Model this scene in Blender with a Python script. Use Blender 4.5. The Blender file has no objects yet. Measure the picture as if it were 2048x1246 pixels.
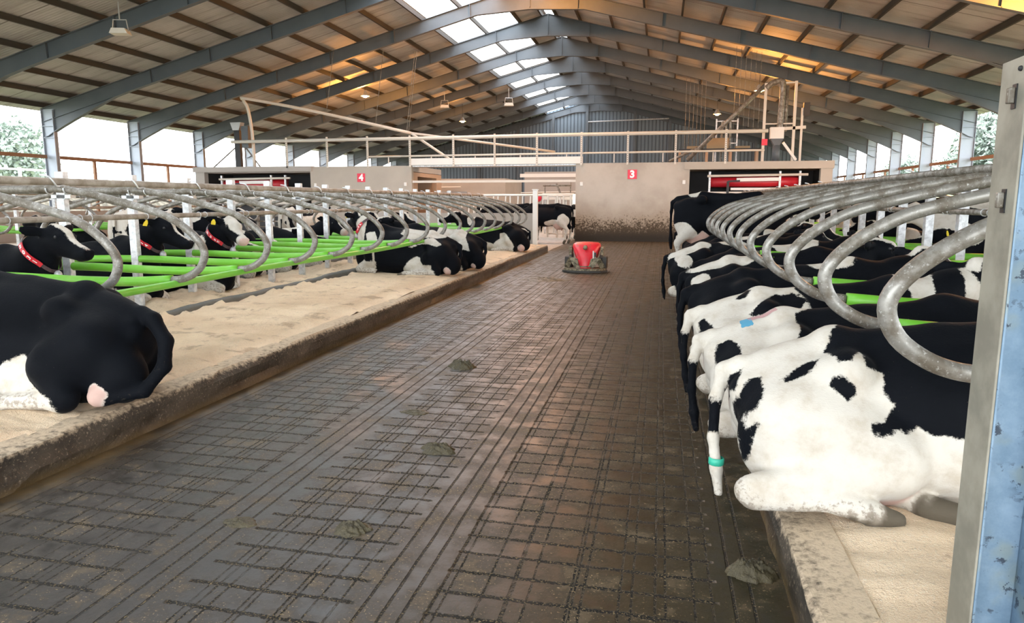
import bpy, math, random
import numpy as np
from mathutils import Vector, Matrix
R = math.radians
random.seed(7)
rng = np.random.default_rng(7)
SC = bpy.context.scene
COL = SC.collection

# ------------------------------------------------------------------ camera, sky, exposure
CAM_H, FPX, PITCH, YAW = 1.7, 1420.0, R(8.846), R(11.715)
cam_d = bpy.data.cameras.new('camera'); cam = bpy.data.objects.new('camera', cam_d); COL.objects.link(cam)
cam.location = (0, 0, CAM_H)
cam.rotation_euler = (math.pi / 2 - PITCH, 0, YAW)
cam_d.sensor_fit = 'HORIZONTAL'; cam_d.sensor_width = 36.0; cam_d.lens = 36.0 * FPX / 2048.0
cam_d.clip_start = 0.05; cam_d.clip_end = 900
SC.camera = cam
w = bpy.data.worlds.new('overcast_sky'); SC.world = w; w.use_nodes = True
wn = w.node_tree.nodes; wl = w.node_tree.links; wn.clear()
wo = wn.new('ShaderNodeOutputWorld'); bg = wn.new('ShaderNodeBackground')
bg.inputs['Color'].default_value = (0.93, 0.97, 1.0, 1); bg.inputs['Strength'].default_value = 3.4
wl.new(bg.outputs[0], wo.inputs[0])
SC.view_settings.view_transform = 'Standard'; SC.view_settings.look = 'None'
SC.view_settings.exposure = 1.45; SC.view_settings.gamma = 1.0; SC.view_settings.use_curve_mapping = False
SC.cycles.max_bounces = 10; SC.cycles.diffuse_bounces = 6; SC.cycles.sample_clamp_indirect = 6.0

# ------------------------------------------------------------------ place measures (metres)
BAY, FY0 = 5.2, 32.36                      # portal frame spacing, one frame's distance
XL, XR, XRIDGE, ZRIDGE, SLOPE = -26.6, 14.2, -5.9, 11.1, 0.262
YG, YFRONT = 68.7, -14.0
XCL, XCR = -3.70, 0.58                     # the two kerb faces of the alley
XPL, XPR = -6.73, 3.58                     # post lines of the two head to head rows
STALL = 1.1
YWALL = 30.6
BED = 0.28
def ztop(x): return ZRIDGE - SLOPE * abs(x - XRIDGE)

# ------------------------------------------------------------------ materials
class Mat:
    def __init__(s, name):
        s.m = bpy.data.materials.new(name); s.m.use_nodes = True
        s.t = s.m.node_tree; s.n = s.t.nodes; s.l = s.t.links
        s.b = s.n['Principled BSDF']; s.o = s.n['Material Output']
        s._c = None
    def add(s, ty, **kw):
        nd = s.n.new(ty)
        for k, v in kw.items(): setattr(nd, k, v)
        return nd
    def put(s, sock, v):
        if v is None: return
        if hasattr(v, 'is_linked') or isinstance(v, bpy.types.NodeSocket): s.l.new(v, sock)
        else:
            if isinstance(v, (tuple, list)) and len(v) == 3 and sock.type == 'RGBA': v = (*v, 1)
            sock.default_value = v
    def coord(s, which='Object'):
        if s._c is None: s._c = s.add('ShaderNodeTexCoord')
        return s._c.outputs[which]
    def sep(s, v=None):
        nd = s.add('ShaderNodeSeparateXYZ'); s.put(nd.inputs[0], v or s.coord()); return nd.outputs
    def mapp(s, scale, v=None):
        nd = s.add('ShaderNodeMapping'); s.put(nd.inputs['Vector'], v or s.coord()); nd.inputs['Scale'].default_value = scale
        return nd.outputs[0]
    def noise(s, scale, detail=3, rough=0.55, v=None, out='Fac'):
        nd = s.add('ShaderNodeTexNoise'); s.put(nd.inputs['Vector'], v or s.coord())
        nd.inputs['Scale'].default_value = scale; nd.inputs['Detail'].default_value = detail; nd.inputs['Roughness'].default_value = rough
        return nd.outputs[out]
    def ramp(s, f, a, b, va=0.0, vb=1.0):
        nd = s.add('ShaderNodeMapRange'); nd.clamp = True; nd.interpolation_type = 'SMOOTHSTEP'
        s.put(nd.inputs['Value'], f); nd.inputs['From Min'].default_value = a; nd.inputs['From Max'].default_value = b
        nd.inputs['To Min'].default_value = va; nd.inputs['To Max'].default_value = vb
        return nd.outputs['Result']
    def mix(s, f, a, b):
        nd = s.add('ShaderNodeMix'); nd.data_type = 'RGBA'
        s.put(nd.inputs[0], f); s.put(nd.inputs[6], a); s.put(nd.inputs[7], b); return nd.outputs[2]
    def math(s, op, a, b=None, c=None):
        nd = s.add('ShaderNodeMath', operation=op); s.put(nd.inputs[0], a); s.put(nd.inputs[1], b)
        if c is not None: s.put(nd.inputs[2], c)
        return nd.outputs[0]
    def bump(s, h, strength=0.5, dist=0.02):
        nd = s.add('ShaderNodeBump'); nd.inputs['Strength'].default_value = strength; nd.inputs['Distance'].default_value = dist
        s.put(nd.inputs['Height'], h); s.l.new(nd.outputs[0], s.b.inputs['Normal']); return nd
    def set(s, **kw):
        for k, v in kw.items(): s.put(s.b.inputs[k.replace('_', ' ')], v)
        return s
MATS = {}
def plain(name, col, rough=0.6, metal=0.0, var=0.12, scale=6.0, bump=0.0):
    m = Mat(name); f = m.noise(scale, 4)
    lo = tuple(c * (1 - var) for c in col); hi = tuple(min(1, c * (1 + var)) for c in col)
    m.set(Base_Color=m.mix(f, lo, hi), Roughness=rough, Metallic=metal)
    if bump: m.bump(m.noise(scale * 6, 4), bump, 0.01)
    MATS[name] = m.m; return m

def mk_materials():
    # dusty galvanised tube
    m = Mat('dusty_galvanised'); a = m.noise(9, 6, .65); b = m.noise(60, 3); c = m.noise(3.0, 4)
    col = m.mix(m.ramp(a, .38, .64), (.11, .092, .07), (.265, .255, .235))
    col = m.mix(m.ramp(b, .58, .72, 0, .6), col, (.52, .52, .5))
    m.set(Base_Color=col, Metallic=m.ramp(a, .4, .7, .15, .55), Roughness=m.ramp(a, .3, .7, .6, .38)); m.bump(b, .15, .004); MATS['galv'] = m.m
    m = Mat('bright_galvanised'); a = m.noise(14, 5, .6); b = m.noise(120, 2)
    col = m.mix(m.ramp(a, .35, .65), (.46, .47, .49), (.72, .74, .76)); col = m.mix(m.ramp(b, .66, .74, 0, .5), col, (.3, .29, .27))
    m.set(Base_Color=col, Metallic=.35, Roughness=.45); MATS['galv_bright'] = m.m
    m = Mat('weathered_galvanised_section'); a = m.noise(3.5, 6, .7); b = m.noise(26, 5, .7); c = m.noise(6, 3)
    col = m.mix(m.ramp(a, .3, .7), (.10, .17, .25), (.20, .29, .39)); sp = m.ramp(b, .56, .61); sp = m.math('MULTIPLY', sp, m.ramp(c, .42, .58))
    col = m.mix(m.ramp(c, .5, .66, 0, .6), col, (.20, .24, .22)); col = m.mix(sp, col, (.03, .045, .07)); m.set(Base_Color=col, Metallic=.3, Roughness=.5); m.bump(b, .12, .003); MATS['galv_section'] = m.m
    m = Mat('dusty_flange'); a = m.noise(4, 5, .6)
    m.set(Base_Color=m.mix(m.ramp(a, .35, .65), (.17, .16, .13), (.27, .255, .21)), Roughness=.6, Metallic=.1); MATS['flange'] = m.m
    m = Mat('dusty_brown_rail'); a = m.noise(7, 5, .6)
    m.set(Base_Color=m.mix(m.ramp(a, .35, .65), (.20, .155, .115), (.33, .28, .23)), Roughness=.6, Metallic=.1); MATS['rail'] = m.m
    m = Mat('lime_green_plastic'); a = m.noise(5, 4)
    m.set(Base_Color=m.mix(m.ramp(a, .4, .75), (.135, .43, .03), (.19, .43, .07)), Roughness=.42); MATS['green'] = m.m
    m = Mat('grey_painted_steel'); a = m.noise(1.2, 4, .6)
    m.set(Base_Color=m.mix(a, (.062, .076, .092), (.115, .13, .145)), Roughness=.55, Metallic=.15); MATS['steel'] = m.m
    m = Mat('sky_glow_lightened_steel'); a = m.noise(1.2, 4, .6)
    m.set(Base_Color=m.mix(a, (.24, .275, .33), (.33, .365, .42)), Roughness=.5, Metallic=.1); MATS['steel_sky_glow'] = m.m  # same frame steel, lightened to paint the bright sky glow onto the columns
    m = Mat('dark_timber'); v = m.mapp((14, .7, 14)); a = m.noise(1.5, 5, .6, v)
    m.set(Base_Color=m.mix(a, (.022, .019, .016), (.058, .049, .041)), Roughness=.8); MATS['timber'] = m.m
    m = Mat('brown_girt_timber'); v = m.mapp((14, .7, 14)); a = m.noise(1.5, 5, .6, v)
    m.set(Base_Color=m.mix(a, (.16, .08, .045), (.30, .17, .10)), Roughness=.8); MATS['girt'] = m.m
    # fibre cement roof sheet: profiled corrugation, laps, stains
    m = Mat('fibre_cement_sheet'); s = m.sep(); a = m.noise(.35, 6, .65); st = m.noise(1.0, 5, .6, m.mapp((.25, 2.6, .25)))
    col = m.mix(m.ramp(a, .3, .7), (.33, .33, .325), (.47, .47, .465)); col = m.mix(m.ramp(st, .50, .66, 0, .6), col, (.20, .185, .17))
    lap = m.math('ABSOLUTE', m.math('SUBTRACT', m.math('FRACT', m.math('ADD', m.math('DIVIDE', s[1], 2.6), .72)), .5))
    col = m.mix(m.ramp(lap, .006, .014, .85, 0), col, (.09, .075, .06))
    m.set(Base_Color=col, Roughness=.7)
    m.bump(m.math('SINE', m.math('MULTIPLY', s[1], 43.0)), .25, .02); MATS['sheet'] = m.m
    m = Mat('translucent_rooflight'); tr = m.add('ShaderNodeBsdfTranslucent'); tr.inputs[0].default_value = (.95, .97, 1, 1)
    m.l.new(tr.outputs[0], m.o.inputs[0]); MATS['skylight'] = m.m
    m = Mat('blue_grey_cladding'); s = m.sep(); a = m.noise(.5, 4)
    fr = m.math('ABSOLUTE', m.math('SUBTRACT', m.math('FRACT', m.math('DIVIDE', s[0], .33)), .5))
    rib = m.ramp(fr, .30, .40)
    col = m.mix(a, (.10, .135, .165), (.155, .195, .235)); m.set(Base_Color=m.mix(rib, col, (.06, .08, .10)), Roughness=.5, Metallic=.2); m.bump(rib, .8, .03); MATS['cladding'] = m.m
    # smooth concrete wall with splashes near the ground
    m = Mat('cast_concrete'); s = m.sep(); a = m.noise(.7, 5, .6); b = m.noise(16, 5, .7); c = m.noise(45, 3, .6)
    col = m.mix(m.ramp(a, .3, .7), (.35, .305, .26), (.45, .405, .35)); col = m.mix(m.ramp(c, .66, .74, 0, .5), col, (.24, .2, .16))
    up = m.math('ADD', s[2], m.math('MULTIPLY', m.math('SUBTRACT', a, .5), .9))
    dz = m.ramp(up, .15, 1.7, 1, 0); dirt = m.ramp(m.math('ADD', b, m.math('MULTIPLY', dz, .42)), .68, .86)
    smear = m.ramp(m.math('ADD', s[2], m.math('MULTIPLY', b, .5)), .35, .85, .97, 0)
    col = m.mix(m.ramp(up, .4, 1.9, .6, 0), col, (.25, .18, .11)); col = m.mix(dirt, col, (.055, .038, .02)); col = m.mix(smear, col, (.018, .0125, .007))
    m.set(Base_Color=col, Roughness=.75); m.bump(b, .1, .01); MATS['concrete_wall'] = m.m
    plain('concrete', (.39, .35, .30), .8, 0, .14, 1.2, .1)
    plain('concrete_clean', (.35, .325, .30), .8, 0, .1, 1.0, .05)
    plain('concrete_tan', (.40, .27, .18), .8, 0, .12, 1.5)
    m = Mat('wet_kerb_concrete'); s = m.sep(); a = m.noise(2.2, 6, .7); b = m.noise(22, 6, .7)
    zz = m.math('ADD', s[2], m.math('MULTIPLY', m.math('SUBTRACT', b, .5), .16))
    col = m.mix(m.ramp(a, .35, .65), (.014, .0105, .0065), (.055, .043, .03)); col = m.mix(m.ramp(zz, .19, .25), col, (.52, .41, .29))
    col = m.mix(m.ramp(m.noise(55, 4, .7), .57, .66, 0, .55), col, (.34, .27, .19)); col = m.mix(m.ramp(s[2], .0, .07, .75, 0), col, (.085, .055, .02))
    m.set(Base_Color=col, Roughness=m.ramp(s[2], .05, .22, .35, .8)); m.bump(b, .5, .02); MATS['kerb'] = m.m
    # sawdust over sand
    m = Mat('sawdust_bedding'); a = m.noise(.9, 6, .65); b = m.noise(30, 6, .75); c = m.noise(3.2, 5, .65); d = m.noise(140, 2)
    col = m.mix(m.ramp(a, .35, .68), (.95, .75, .53), (.80, .59, .39)); col = m.mix(m.ramp(c, .54, .66, 0, .75), col, (.50, .34, .21))
    col = m.mix(m.ramp(b, .55, .70, 0, .5), col, (.40, .29, .19)); col = m.mix(m.ramp(d, .57, .68, 0, .6), col, (.97, .88, .74))
    m.set(Base_Color=col, Roughness=.95)
    m.bump(m.math('ADD', m.math('MULTIPLY', c, 1.3), m.math('ADD', b, m.math('MULTIPLY', d, .4))), .8, .04); MATS['bedding'] = m.m
    plain('dark_rubber', (.05, .047, .042), .7, 0, .3, 8, .2)
    plain('brisket_plastic', (.10, .095, .085), .6, 0, .35, 7, .3)
    plain('white_paint', (.66, .65, .62), .45, 0, .05, 4)
    plain('cream_paint', (.58, .54, .48), .5, 0, .06, 4)
    plain('red_panel', (.42, .012, .022), .35, 0, .15, 4)
    plain('red_sign', (.68, .03, .07), .5, 0, .05, 4)
    plain('white_letter', (.9, .9, .9), .5, 0, .02, 4)
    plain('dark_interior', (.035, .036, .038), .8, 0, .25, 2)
    plain('black_steel', (.02, .02, .022), .5, .3, .3, 6)
    plain('grey_metal', (.42, .43, .44), .4, .4, .1, 4)
    plain('collar_red', (.55, .02, .035), .5, 0, .1, 10)
    plain('collar_strap', (.07, .045, .05), .6, 0, .3, 12)
    plain('tag_yellow', (.85, .66, .05), .5, 0, .05, 10)
    plain('tag_lime', (.55, .66, .12), .5, 0, .05, 10)
    plain('card_brown', (.30, .21, .12), .8, 0, .15, 3)
    plain('hoof', (.09, .075, .055), .6, 0, .4, 20, .3)
    plain('teal_band', (.03, .38, .26), .5)
    plain('blue_paint', (.07, .27, .42), .7); plain('pink_paint', (.42, .25, .25), .7)
    # muddy red robot shell
    m = Mat('muddy_red_shell'); a = m.noise(9, 6, .7); s = m.sep()
    col = m.mix(m.ramp(a, .35, .6, .0, .25), (.72, .012, .03), (.62, .1, .1)); col = m.mix(m.ramp(a, .60, .68), col, (.20, .12, .06))
    m.set(Base_Color=col, Roughness=.4); MATS['robot_red'] = m.m
    m = Mat('muddy_steel'); a = m.noise(14, 6, .7)
    m.set(Base_Color=m.mix(m.ramp(a, .4, .6), (.07, .055, .032), (.30, .25, .16)), Roughness=.6, Metallic=.1); m.bump(a, .4, .02); MATS['muddy_steel'] = m.m
    m = Mat('manure'); a = m.noise(18, 6, .7)
    m.set(Base_Color=m.mix(a, (.022, .018, .009), (.10, .08, .038)), Roughness=.4); m.bump(a, .8, .03); MATS['manure'] = m.m
    # grass, hedges, leaves
    m = Mat('pasture'); a = m.noise(.05, 5); b = m.noise(2, 4)
    m.set(Base_Color=m.mix(m.ramp(a, .35, .65), (.10, .16, .05), (.22, .22, .10)), Roughness=.9); MATS['grass'] = m.m
    m = Mat('hedge_bank_earth'); a = m.noise(3, 6, .7)
    m.set(Base_Color=m.mix(m.ramp(a, .35, .65), (.06, .055, .04), (.20, .18, .14)), Roughness=.9); MATS['bank'] = m.m
    m = Mat('tree_leaves'); a = m.noise(1.1, 4)
    m.set(Base_Color=m.mix(a, (.19, .24, .205), (.24, .29, .25)), Roughness=.7); MATS['leaf'] = m.m  # leaf colour paled and greyed to carry the bright outdoor haze
    plain('bark', (.09, .07, .05), .9, 0, .3, 6)
    # lamp bulb, then the panel glow
    m = Mat('sodium_bulb'); em = m.add('ShaderNodeEmission'); em.inputs[0].default_value = (1, .62, .22, 1); em.inputs[1].default_value = 26
    m.l.new(em.outputs[0], m.o.inputs[0]); MATS['bulb'] = m.m
    m = Mat('yellow_panel_glow'); em = m.add('ShaderNodeEmission'); em.inputs[0].default_value = (1, .93, .6, 1); em.inputs[1].default_value = 1.1
    m.l.new(em.outputs[0], m.o.inputs[0]); MATS['lit'] = m.m  # yellow light on the rear panel put in as its own emission
    mk_floor(); mk_coat()

def mk_floor():
    m = Mat('grooved_wet_concrete'); s = m.sep(); X, Y = s[0], s[1]
    big = m.noise(.55, 5, .6); mid = m.noise(4.5, 6, .7); fine = m.noise(48, 5, .7); wob = m.noise(7, 3)
    fac = m.math
    def band(x, a, b, e=.012):   # 1 inside a..b
        return fac('MULTIPLY', m.ramp(x, a - e, a + e), m.ramp(x, b - e, b + e, 1, 0))
    def lines(v, period, half, off=0.0):
        d = fac('ABSOLUTE', fac('SUBTRACT', fac('FRACT', fac('ADD', fac('DIVIDE', v, period), off)), .5))
        d = fac('ADD', d, fac('MULTIPLY', fac('SUBTRACT', fine, .5), half * 3.2))
        return m.ramp(d, half * .75, half * 1.1, 1, 0)
    panels = fac('ADD', band(X, -3.47, -2.40), fac('ADD', band(X, -2.03, -1.24), band(X, -.91, .29)))
    yw = fac('ADD', Y, fac('MULTIPLY', fac('SUBTRACT', wob, .5), .025)); yw = fac('ADD', yw, fac('MULTIPLY', X, .028))
    trans = fac('MULTIPLY', lines(yw, .178, .07), panels)
    xw = fac('ADD', X, fac('MULTIPLY', fac('SUBTRACT', m.noise(2.5, 2), .5), .010))
    l1 = lines(xw, .196, .028, .13); l2 = lines(xw, .31, .02, .41); l3 = lines(xw, .265, .02, .77)
    lon = fac('MULTIPLY', fac('MAXIMUM', l1, fac('MAXIMUM', l2, l3)), panels)
    lon = fac('MULTIPLY', lon, m.ramp(mid, .38, .56, .15, 1))
    extra = None
    for c in (-2.315, -2.21, -2.115, -1.185, -1.085, -1.0, .36, .44, -3.52):
        d = fac('ABSOLUTE', fac('SUBTRACT', xw, c)); d = fac('ADD', d, fac('MULTIPLY', fac('SUBTRACT', fine, .5), .010))
        ln = m.ramp(d, .0045, .0085, .9, 0); extra = ln if extra is None else fac('MAXIMUM', extra, ln)
    groove = fac('MAXIMUM', trans, fac('MAXIMUM', lon, extra))
    groove = fac('MULTIPLY', groove, m.ramp(X, -3.72, -3.66)); groove = fac('MULTIPLY', groove, m.ramp(X, .54, .6, 1, 0))
    olive = m.ramp(fac('ADD', X, fac('MULTIPLY', fac('SUBTRACT', big, .5), 1.3)), -1.5, -.1)
    dry = m.mix(big, (.029, .024, .020), (.055, .047, .039)); wetc = m.mix(big, (.0165, .0132, .0055), (.034, .0275, .0115))
    col = m.mix(olive, dry, wetc)
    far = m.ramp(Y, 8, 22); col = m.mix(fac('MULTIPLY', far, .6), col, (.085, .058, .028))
    col = m.mix(m.ramp(mid, .53, .64, 0, .55), col, (.13, .095, .055)); col = m.mix(m.ramp(mid, .36, .46, .6, 0), col, (.018, .016, .013))
    fill = m.mix(m.ramp(m.noise(90, 3), .53, .64), (.004, .0035, .0025), (.16, .12, .06))
    col = m.mix(groove, col, fill)
    crumbs = fac('MULTIPLY', m.ramp(m.noise(75, 3, .6), .60, .68), m.ramp(mid, .45, .58)); col = m.mix(crumbs, col, (.30, .22, .12))
    edge = m.ramp(X, -3.72, -3.35, 1, 0); col = m.mix(fac('MULTIPLY', edge, m.ramp(mid, .35, .6)), col, (.13, .085, .035))
    inside = band(X, -3.75, .63); col = m.mix(inside, m.mix(big, (.30, .235, .17), (.42, .34, .26)), col)
    back = m.ramp(Y, 27.0, 30.0); col = m.mix(fac('MULTIPLY', back, .0), col, (.3, .2, .1))
    rough = m.ramp(mid, .35, .65, .34, .62); rough = fac('ADD', rough, fac('MULTIPLY', groove, .3))
    m.set(Base_Color=col, Roughness=rough)
    m.b.inputs['Specular IOR Level'].default_value = .38
    h = fac('SUBTRACT', fac('ADD', fac('MULTIPLY', fine, .12), fac('MULTIPLY', mid, .25)), groove)
    m.bump(h, .75, .014); MATS['floor'] = m.m

def mk_coat():
    m = Mat('holstein_coat')
    at = m.add('ShaderNodeAttribute'); at.attribute_name = 'coat'
    sp = m.add('ShaderNodeSeparateColor'); m.l.new(at.outputs['Color'], sp.inputs[0])
    coat, pink, dirt = sp.outputs[0], sp.outputs[1], sp.outputs[2]
    f1 = m.noise(34, 4, .7); f2 = m.noise(110, 2); f3 = m.noise(7, 5, .65)
    c = m.math('ADD', coat, m.math('MULTIPLY', m.math('SUBTRACT', f1, .5), .045))
    c = m.math('ADD', c, m.math('MULTIPLY', m.math('SUBTRACT', f2, .5), .016))
    blk = m.ramp(c, .493, .507)
    white = m.mix(m.ramp(f3, .4, .75), (.52, .49, .44), (.41, .36, .295)); white = m.mix(pink, white, (.48, .325, .28))
    dm = m.ramp(m.math('ADD', dirt, m.math('MULTIPLY', m.math('SUBTRACT', f1, .5), 1.9)), .45, .72)
    white = m.mix(m.math('MULTIPLY', dm, .8), white, (.24, .20, .16)); white = m.mix(at.outputs['Alpha'], white, (.085, .07, .05))
    black = m.mix(f3, (.0016, .0022, .0036), (.0045, .0055, .008)); black = m.mix(m.math('MULTIPLY', dm, .35), black, (.06, .05, .04))
    black = m.mix(m.ramp(f2, .74, .80, 0, .5), black, (.16, .13, .1))
    m.set(Base_Color=m.mix(blk, white, black), Roughness=m.ramp(blk, 0, 1, .8, .7), Sheen_Weight=.02, Sheen_Roughness=.4, Specular_IOR_Level=m.ramp(blk, 0, 1, .25, .06))
    m.bump(m.math('ADD', f1, m.math('MULTIPLY', m.noise(60, 3, .6, m.mapp((1, 1, 3))), .8)), .22, .012); MATS['coat'] = m.m
mk_materials()

# ------------------------------------------------------------------ mesh helpers
class MB:
    def __init__(s): s.v = []; s.f = []
    def add(s, vs, fs):
        o = len(s.v); s.v += [tuple(map(float, p)) for p in vs]; s.f += [tuple(i + o for i in f) for f in fs]; return s
    def box(s, lo, hi, M=None):
        x0, y0, z0 = lo; x1, y1, z1 = hi
        vs = [(x0, y0, z0), (x1, y0, z0), (x1, y1, z0), (x0, y1, z0), (x0, y0, z1), (x1, y0, z1), (x1, y1, z1), (x0, y1, z1)]
        if M is not None: vs = [tuple(M @ Vector(p)) for p in vs]
        return s.add(vs, [(0, 3, 2, 1), (4, 5, 6, 7), (0, 1, 5, 4), (1, 2, 6, 5), (2, 3, 7, 6), (3, 0, 4, 7)])
    def beam(s, a, b, wd, ht, up=(0, 0, 1)):     # rectangular bar between two points
        a, b, up = Vector(a), Vector(b), Vector(up); d = (b - a).normalized(); sd = d.cross(up)
        if sd.length < 1e-4: sd = d.cross(Vector((1, 0, 0)))
        sd.normalize(); u = sd.cross(d).normalized(); vs = []
        for p in (a, b):
            for i, j in ((-1, -1), (1, -1), (1, 1), (-1, 1)): vs.append(p + sd * (i * wd / 2) + u * (j * ht / 2))
        return s.add(vs, [(0, 1, 2, 3), (7, 6, 5, 4), (0, 4, 5, 1), (1, 5, 6, 2), (2, 6, 7, 3), (3, 7, 4, 0)])
    def tube(s, pts, r, seg=10, cap=True):
        pts = [Vector(p) for p in pts]; n = len(pts); rr = r if isinstance(r, (list, tuple)) else [r] * n
        T = []
        for i in range(n):
            d = pts[min(i + 1, n - 1)] - pts[max(i - 1, 0)]; T.append(d.normalized())
        up = Vector((0, 0, 1)) if abs(T[0].z) < .9 else Vector((1, 0, 0))
        u = T[0].cross(up).normalized(); vs = []; fs = []
        for i in range(n):
            u = (u - T[i] * u.dot(T[i])).normalized(); v = T[i].cross(u)
            for k in range(seg):
                a = 2 * math.pi * k / seg; vs.append(pts[i] + (u * math.cos(a) + v * math.sin(a)) * rr[i])
        for i in range(n - 1):
            for k in range(seg):
                k2 = (k + 1) % seg; fs.append((i * seg + k, i * seg + k2, (i + 1) * seg + k2, (i + 1) * seg + k))
        if cap: fs.append(tuple(range(seg))[::-1]); fs.append(tuple((n - 1) * seg + k for k in range(seg)))
        return s.add(vs, fs)
    def prism(s, poly, y0, y1, axis='Y'):        # polygon in XZ extruded along Y (or YZ along X, XY along Z)
        n = len(poly)
        def P(p, t): return (p[0], t, p[1]) if axis == 'Y' else ((t, p[0], p[1]) if axis == 'X' else (p[0], p[1], t))
        vs = [P(p, y0) for p in poly] + [P(p, y1) for p in poly]
        fs = [tuple(range(n)), tuple(range(2 * n - 1, n - 1, -1))] + [(i, i + n, (i + 1) % n + n, (i + 1) % n) for i in range(n)]
        return s.add(vs, fs)
    def sphere(s, c, r, nu=12, nv=8):
        r = r if isinstance(r, (tuple, list)) else (r, r, r); vs = []; fs = []
        for j in range(nv + 1):
            t = math.pi * j / nv
            for i in range(nu):
                p = 2 * math.pi * i / nu; vs.append((c[0] + r[0] * math.sin(t) * math.cos(p), c[1] + r[1] * math.sin(t) * math.sin(p), c[2] + r[2] * math.cos(t)))
        for j in range(nv):
            for i in range(nu): i2 = (i + 1) % nu; fs.append((j * nu + i, (j + 1) * nu + i, (j + 1) * nu + i2, j * nu + i2))
        return s.add(vs, fs)
    def lathe(s, prof, c=(0, 0, 0), seg=20):
        vs = []; fs = []; n = len(prof)
        for r, z in prof:
            for k in range(seg): a = 2 * math.pi * k / seg; vs.append((c[0] + r * math.cos(a), c[1] + r * math.sin(a), c[2] + z))
        for i in range(n - 1):
            for k in range(seg): k2 = (k + 1) % seg; fs.append((i * seg + k, i * seg + k2, (i + 1) * seg + k2, (i + 1) * seg + k))
        return s.add(vs, fs)
    def grid(s, xs, ys, zf):
        nx, ny = len(xs), len(ys); vs = [(x, y, zf(x, y)) for x in xs for y in ys]
        return s.add(vs, [(i * ny + j, (i + 1) * ny + j, (i + 1) * ny + j + 1, i * ny + j + 1) for i in range(nx - 1) for j in range(ny - 1)])
    def build(s, name, mat, parent=None, smooth=False, bevel=0):
        me = bpy.data.meshes.new(name); me.from_pydata(s.v, [], s.f); me.update()
        me.materials.append(MATS[mat] if isinstance(mat, str) else mat)
        if smooth: me.polygons.foreach_set('use_smooth', [True] * len(me.polygons))
        o = bpy.data.objects.new(name, me); COL.objects.link(o)
        if parent is not None: o.parent = parent
        if bevel:
            b = o.modifiers.new('edge', 'BEVEL'); b.width = bevel; b.segments = 2; b.limit_method = 'ANGLE'
        return o
def tag(o, label, cat, group=None, kind=None):
    o['label'] = label; o['category'] = cat
    if group: o['group'] = group
    if kind: o['kind'] = kind
    return o
def thing(name, label, cat, loc=(0, 0, 0), rz=0, group=None):
    o = bpy.data.objects.new(name, None); COL.objects.link(o); o.empty_display_size = .2
    o.location = loc; o.rotation_euler = (0, 0, rz); return tag(o, label, cat, group)
def struct(name, mb, mat, label=None, parent=None, **k):
    o = mb.build(name, mat, parent, **k)
    if parent is None:
        o['kind'] = 'structure'
        if label: o['label'] = label
    return o
def copy_tree(o, parent=None):
    c = o.copy(); COL.objects.link(c)
    if parent is not None: c.parent = parent
    for ch in list(o.children): copy_tree(ch, c)
    return c
ORD = ['first', 'second', 'third', 'fourth', 'fifth', 'sixth', 'seventh', 'eighth', 'ninth', 'tenth', 'eleventh', 'twelfth', 'thirteenth', 'fourteenth',
       'fifteenth', 'sixteenth', 'seventeenth', 'eighteenth', 'nineteenth', 'twentieth', 'twenty-first', 'twenty-second', 'twenty-third', 'twenty-fourth', 'twenty-fifth', 'twenty-sixth']
def smooth_path(pts, n=8):       # Catmull-Rom through the points
    P = [np.array(p, float) for p in pts]; P = [2 * P[0] - P[1]] + P + [2 * P[-1] - P[-2]]; out = []
    for i in range(1, len(P) - 2):
        for k in range(n):
            t = k / n; a, b, c, d = P[i - 1], P[i], P[i + 1], P[i + 2]
            out.append(.5 * (2 * b + (c - a) * t + (2 * a - 5 * b + 4 * c - d) * t * t + (3 * b - a - 3 * c + d) * t ** 3))
    out.append(P[-2]); return [tuple(p) for p in out]
_K = rng.normal(size=(10, 2)); _PH = rng.uniform(0, 6.28, 10)
def wob2(x, y, f=1.0):
    s = 0
    for i in range(10): s += math.sin(f * (x * _K[i][0] + y * _K[i][1]) * (1 + i * .35) + _PH[i]) / (1 + i * .35)
    return s / 3
def text(body, size, mat, parent, loc, rot, name='digits', thick=.004, offset=0.0, align='CENTER'):
    cu = bpy.data.curves.new(name, 'FONT'); cu.body = body; cu.size = size; cu.extrude = thick; cu.offset = offset
    cu.align_x = align; cu.align_y = 'CENTER'; cu.materials.append(MATS[mat])
    tmp = bpy.data.objects.new(name, cu); COL.objects.link(tmp); dg = bpy.context.evaluated_depsgraph_get()
    me = bpy.data.meshes.new_from_object(tmp.evaluated_get(dg)); COL.objects.unlink(tmp); bpy.data.objects.remove(tmp)
    if not me.materials: me.materials.append(MATS[mat])
    o = bpy.data.objects.new(name, me); COL.objects.link(o); o.parent = parent; o.location = loc; o.rotation_euler = rot
    return o
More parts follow.
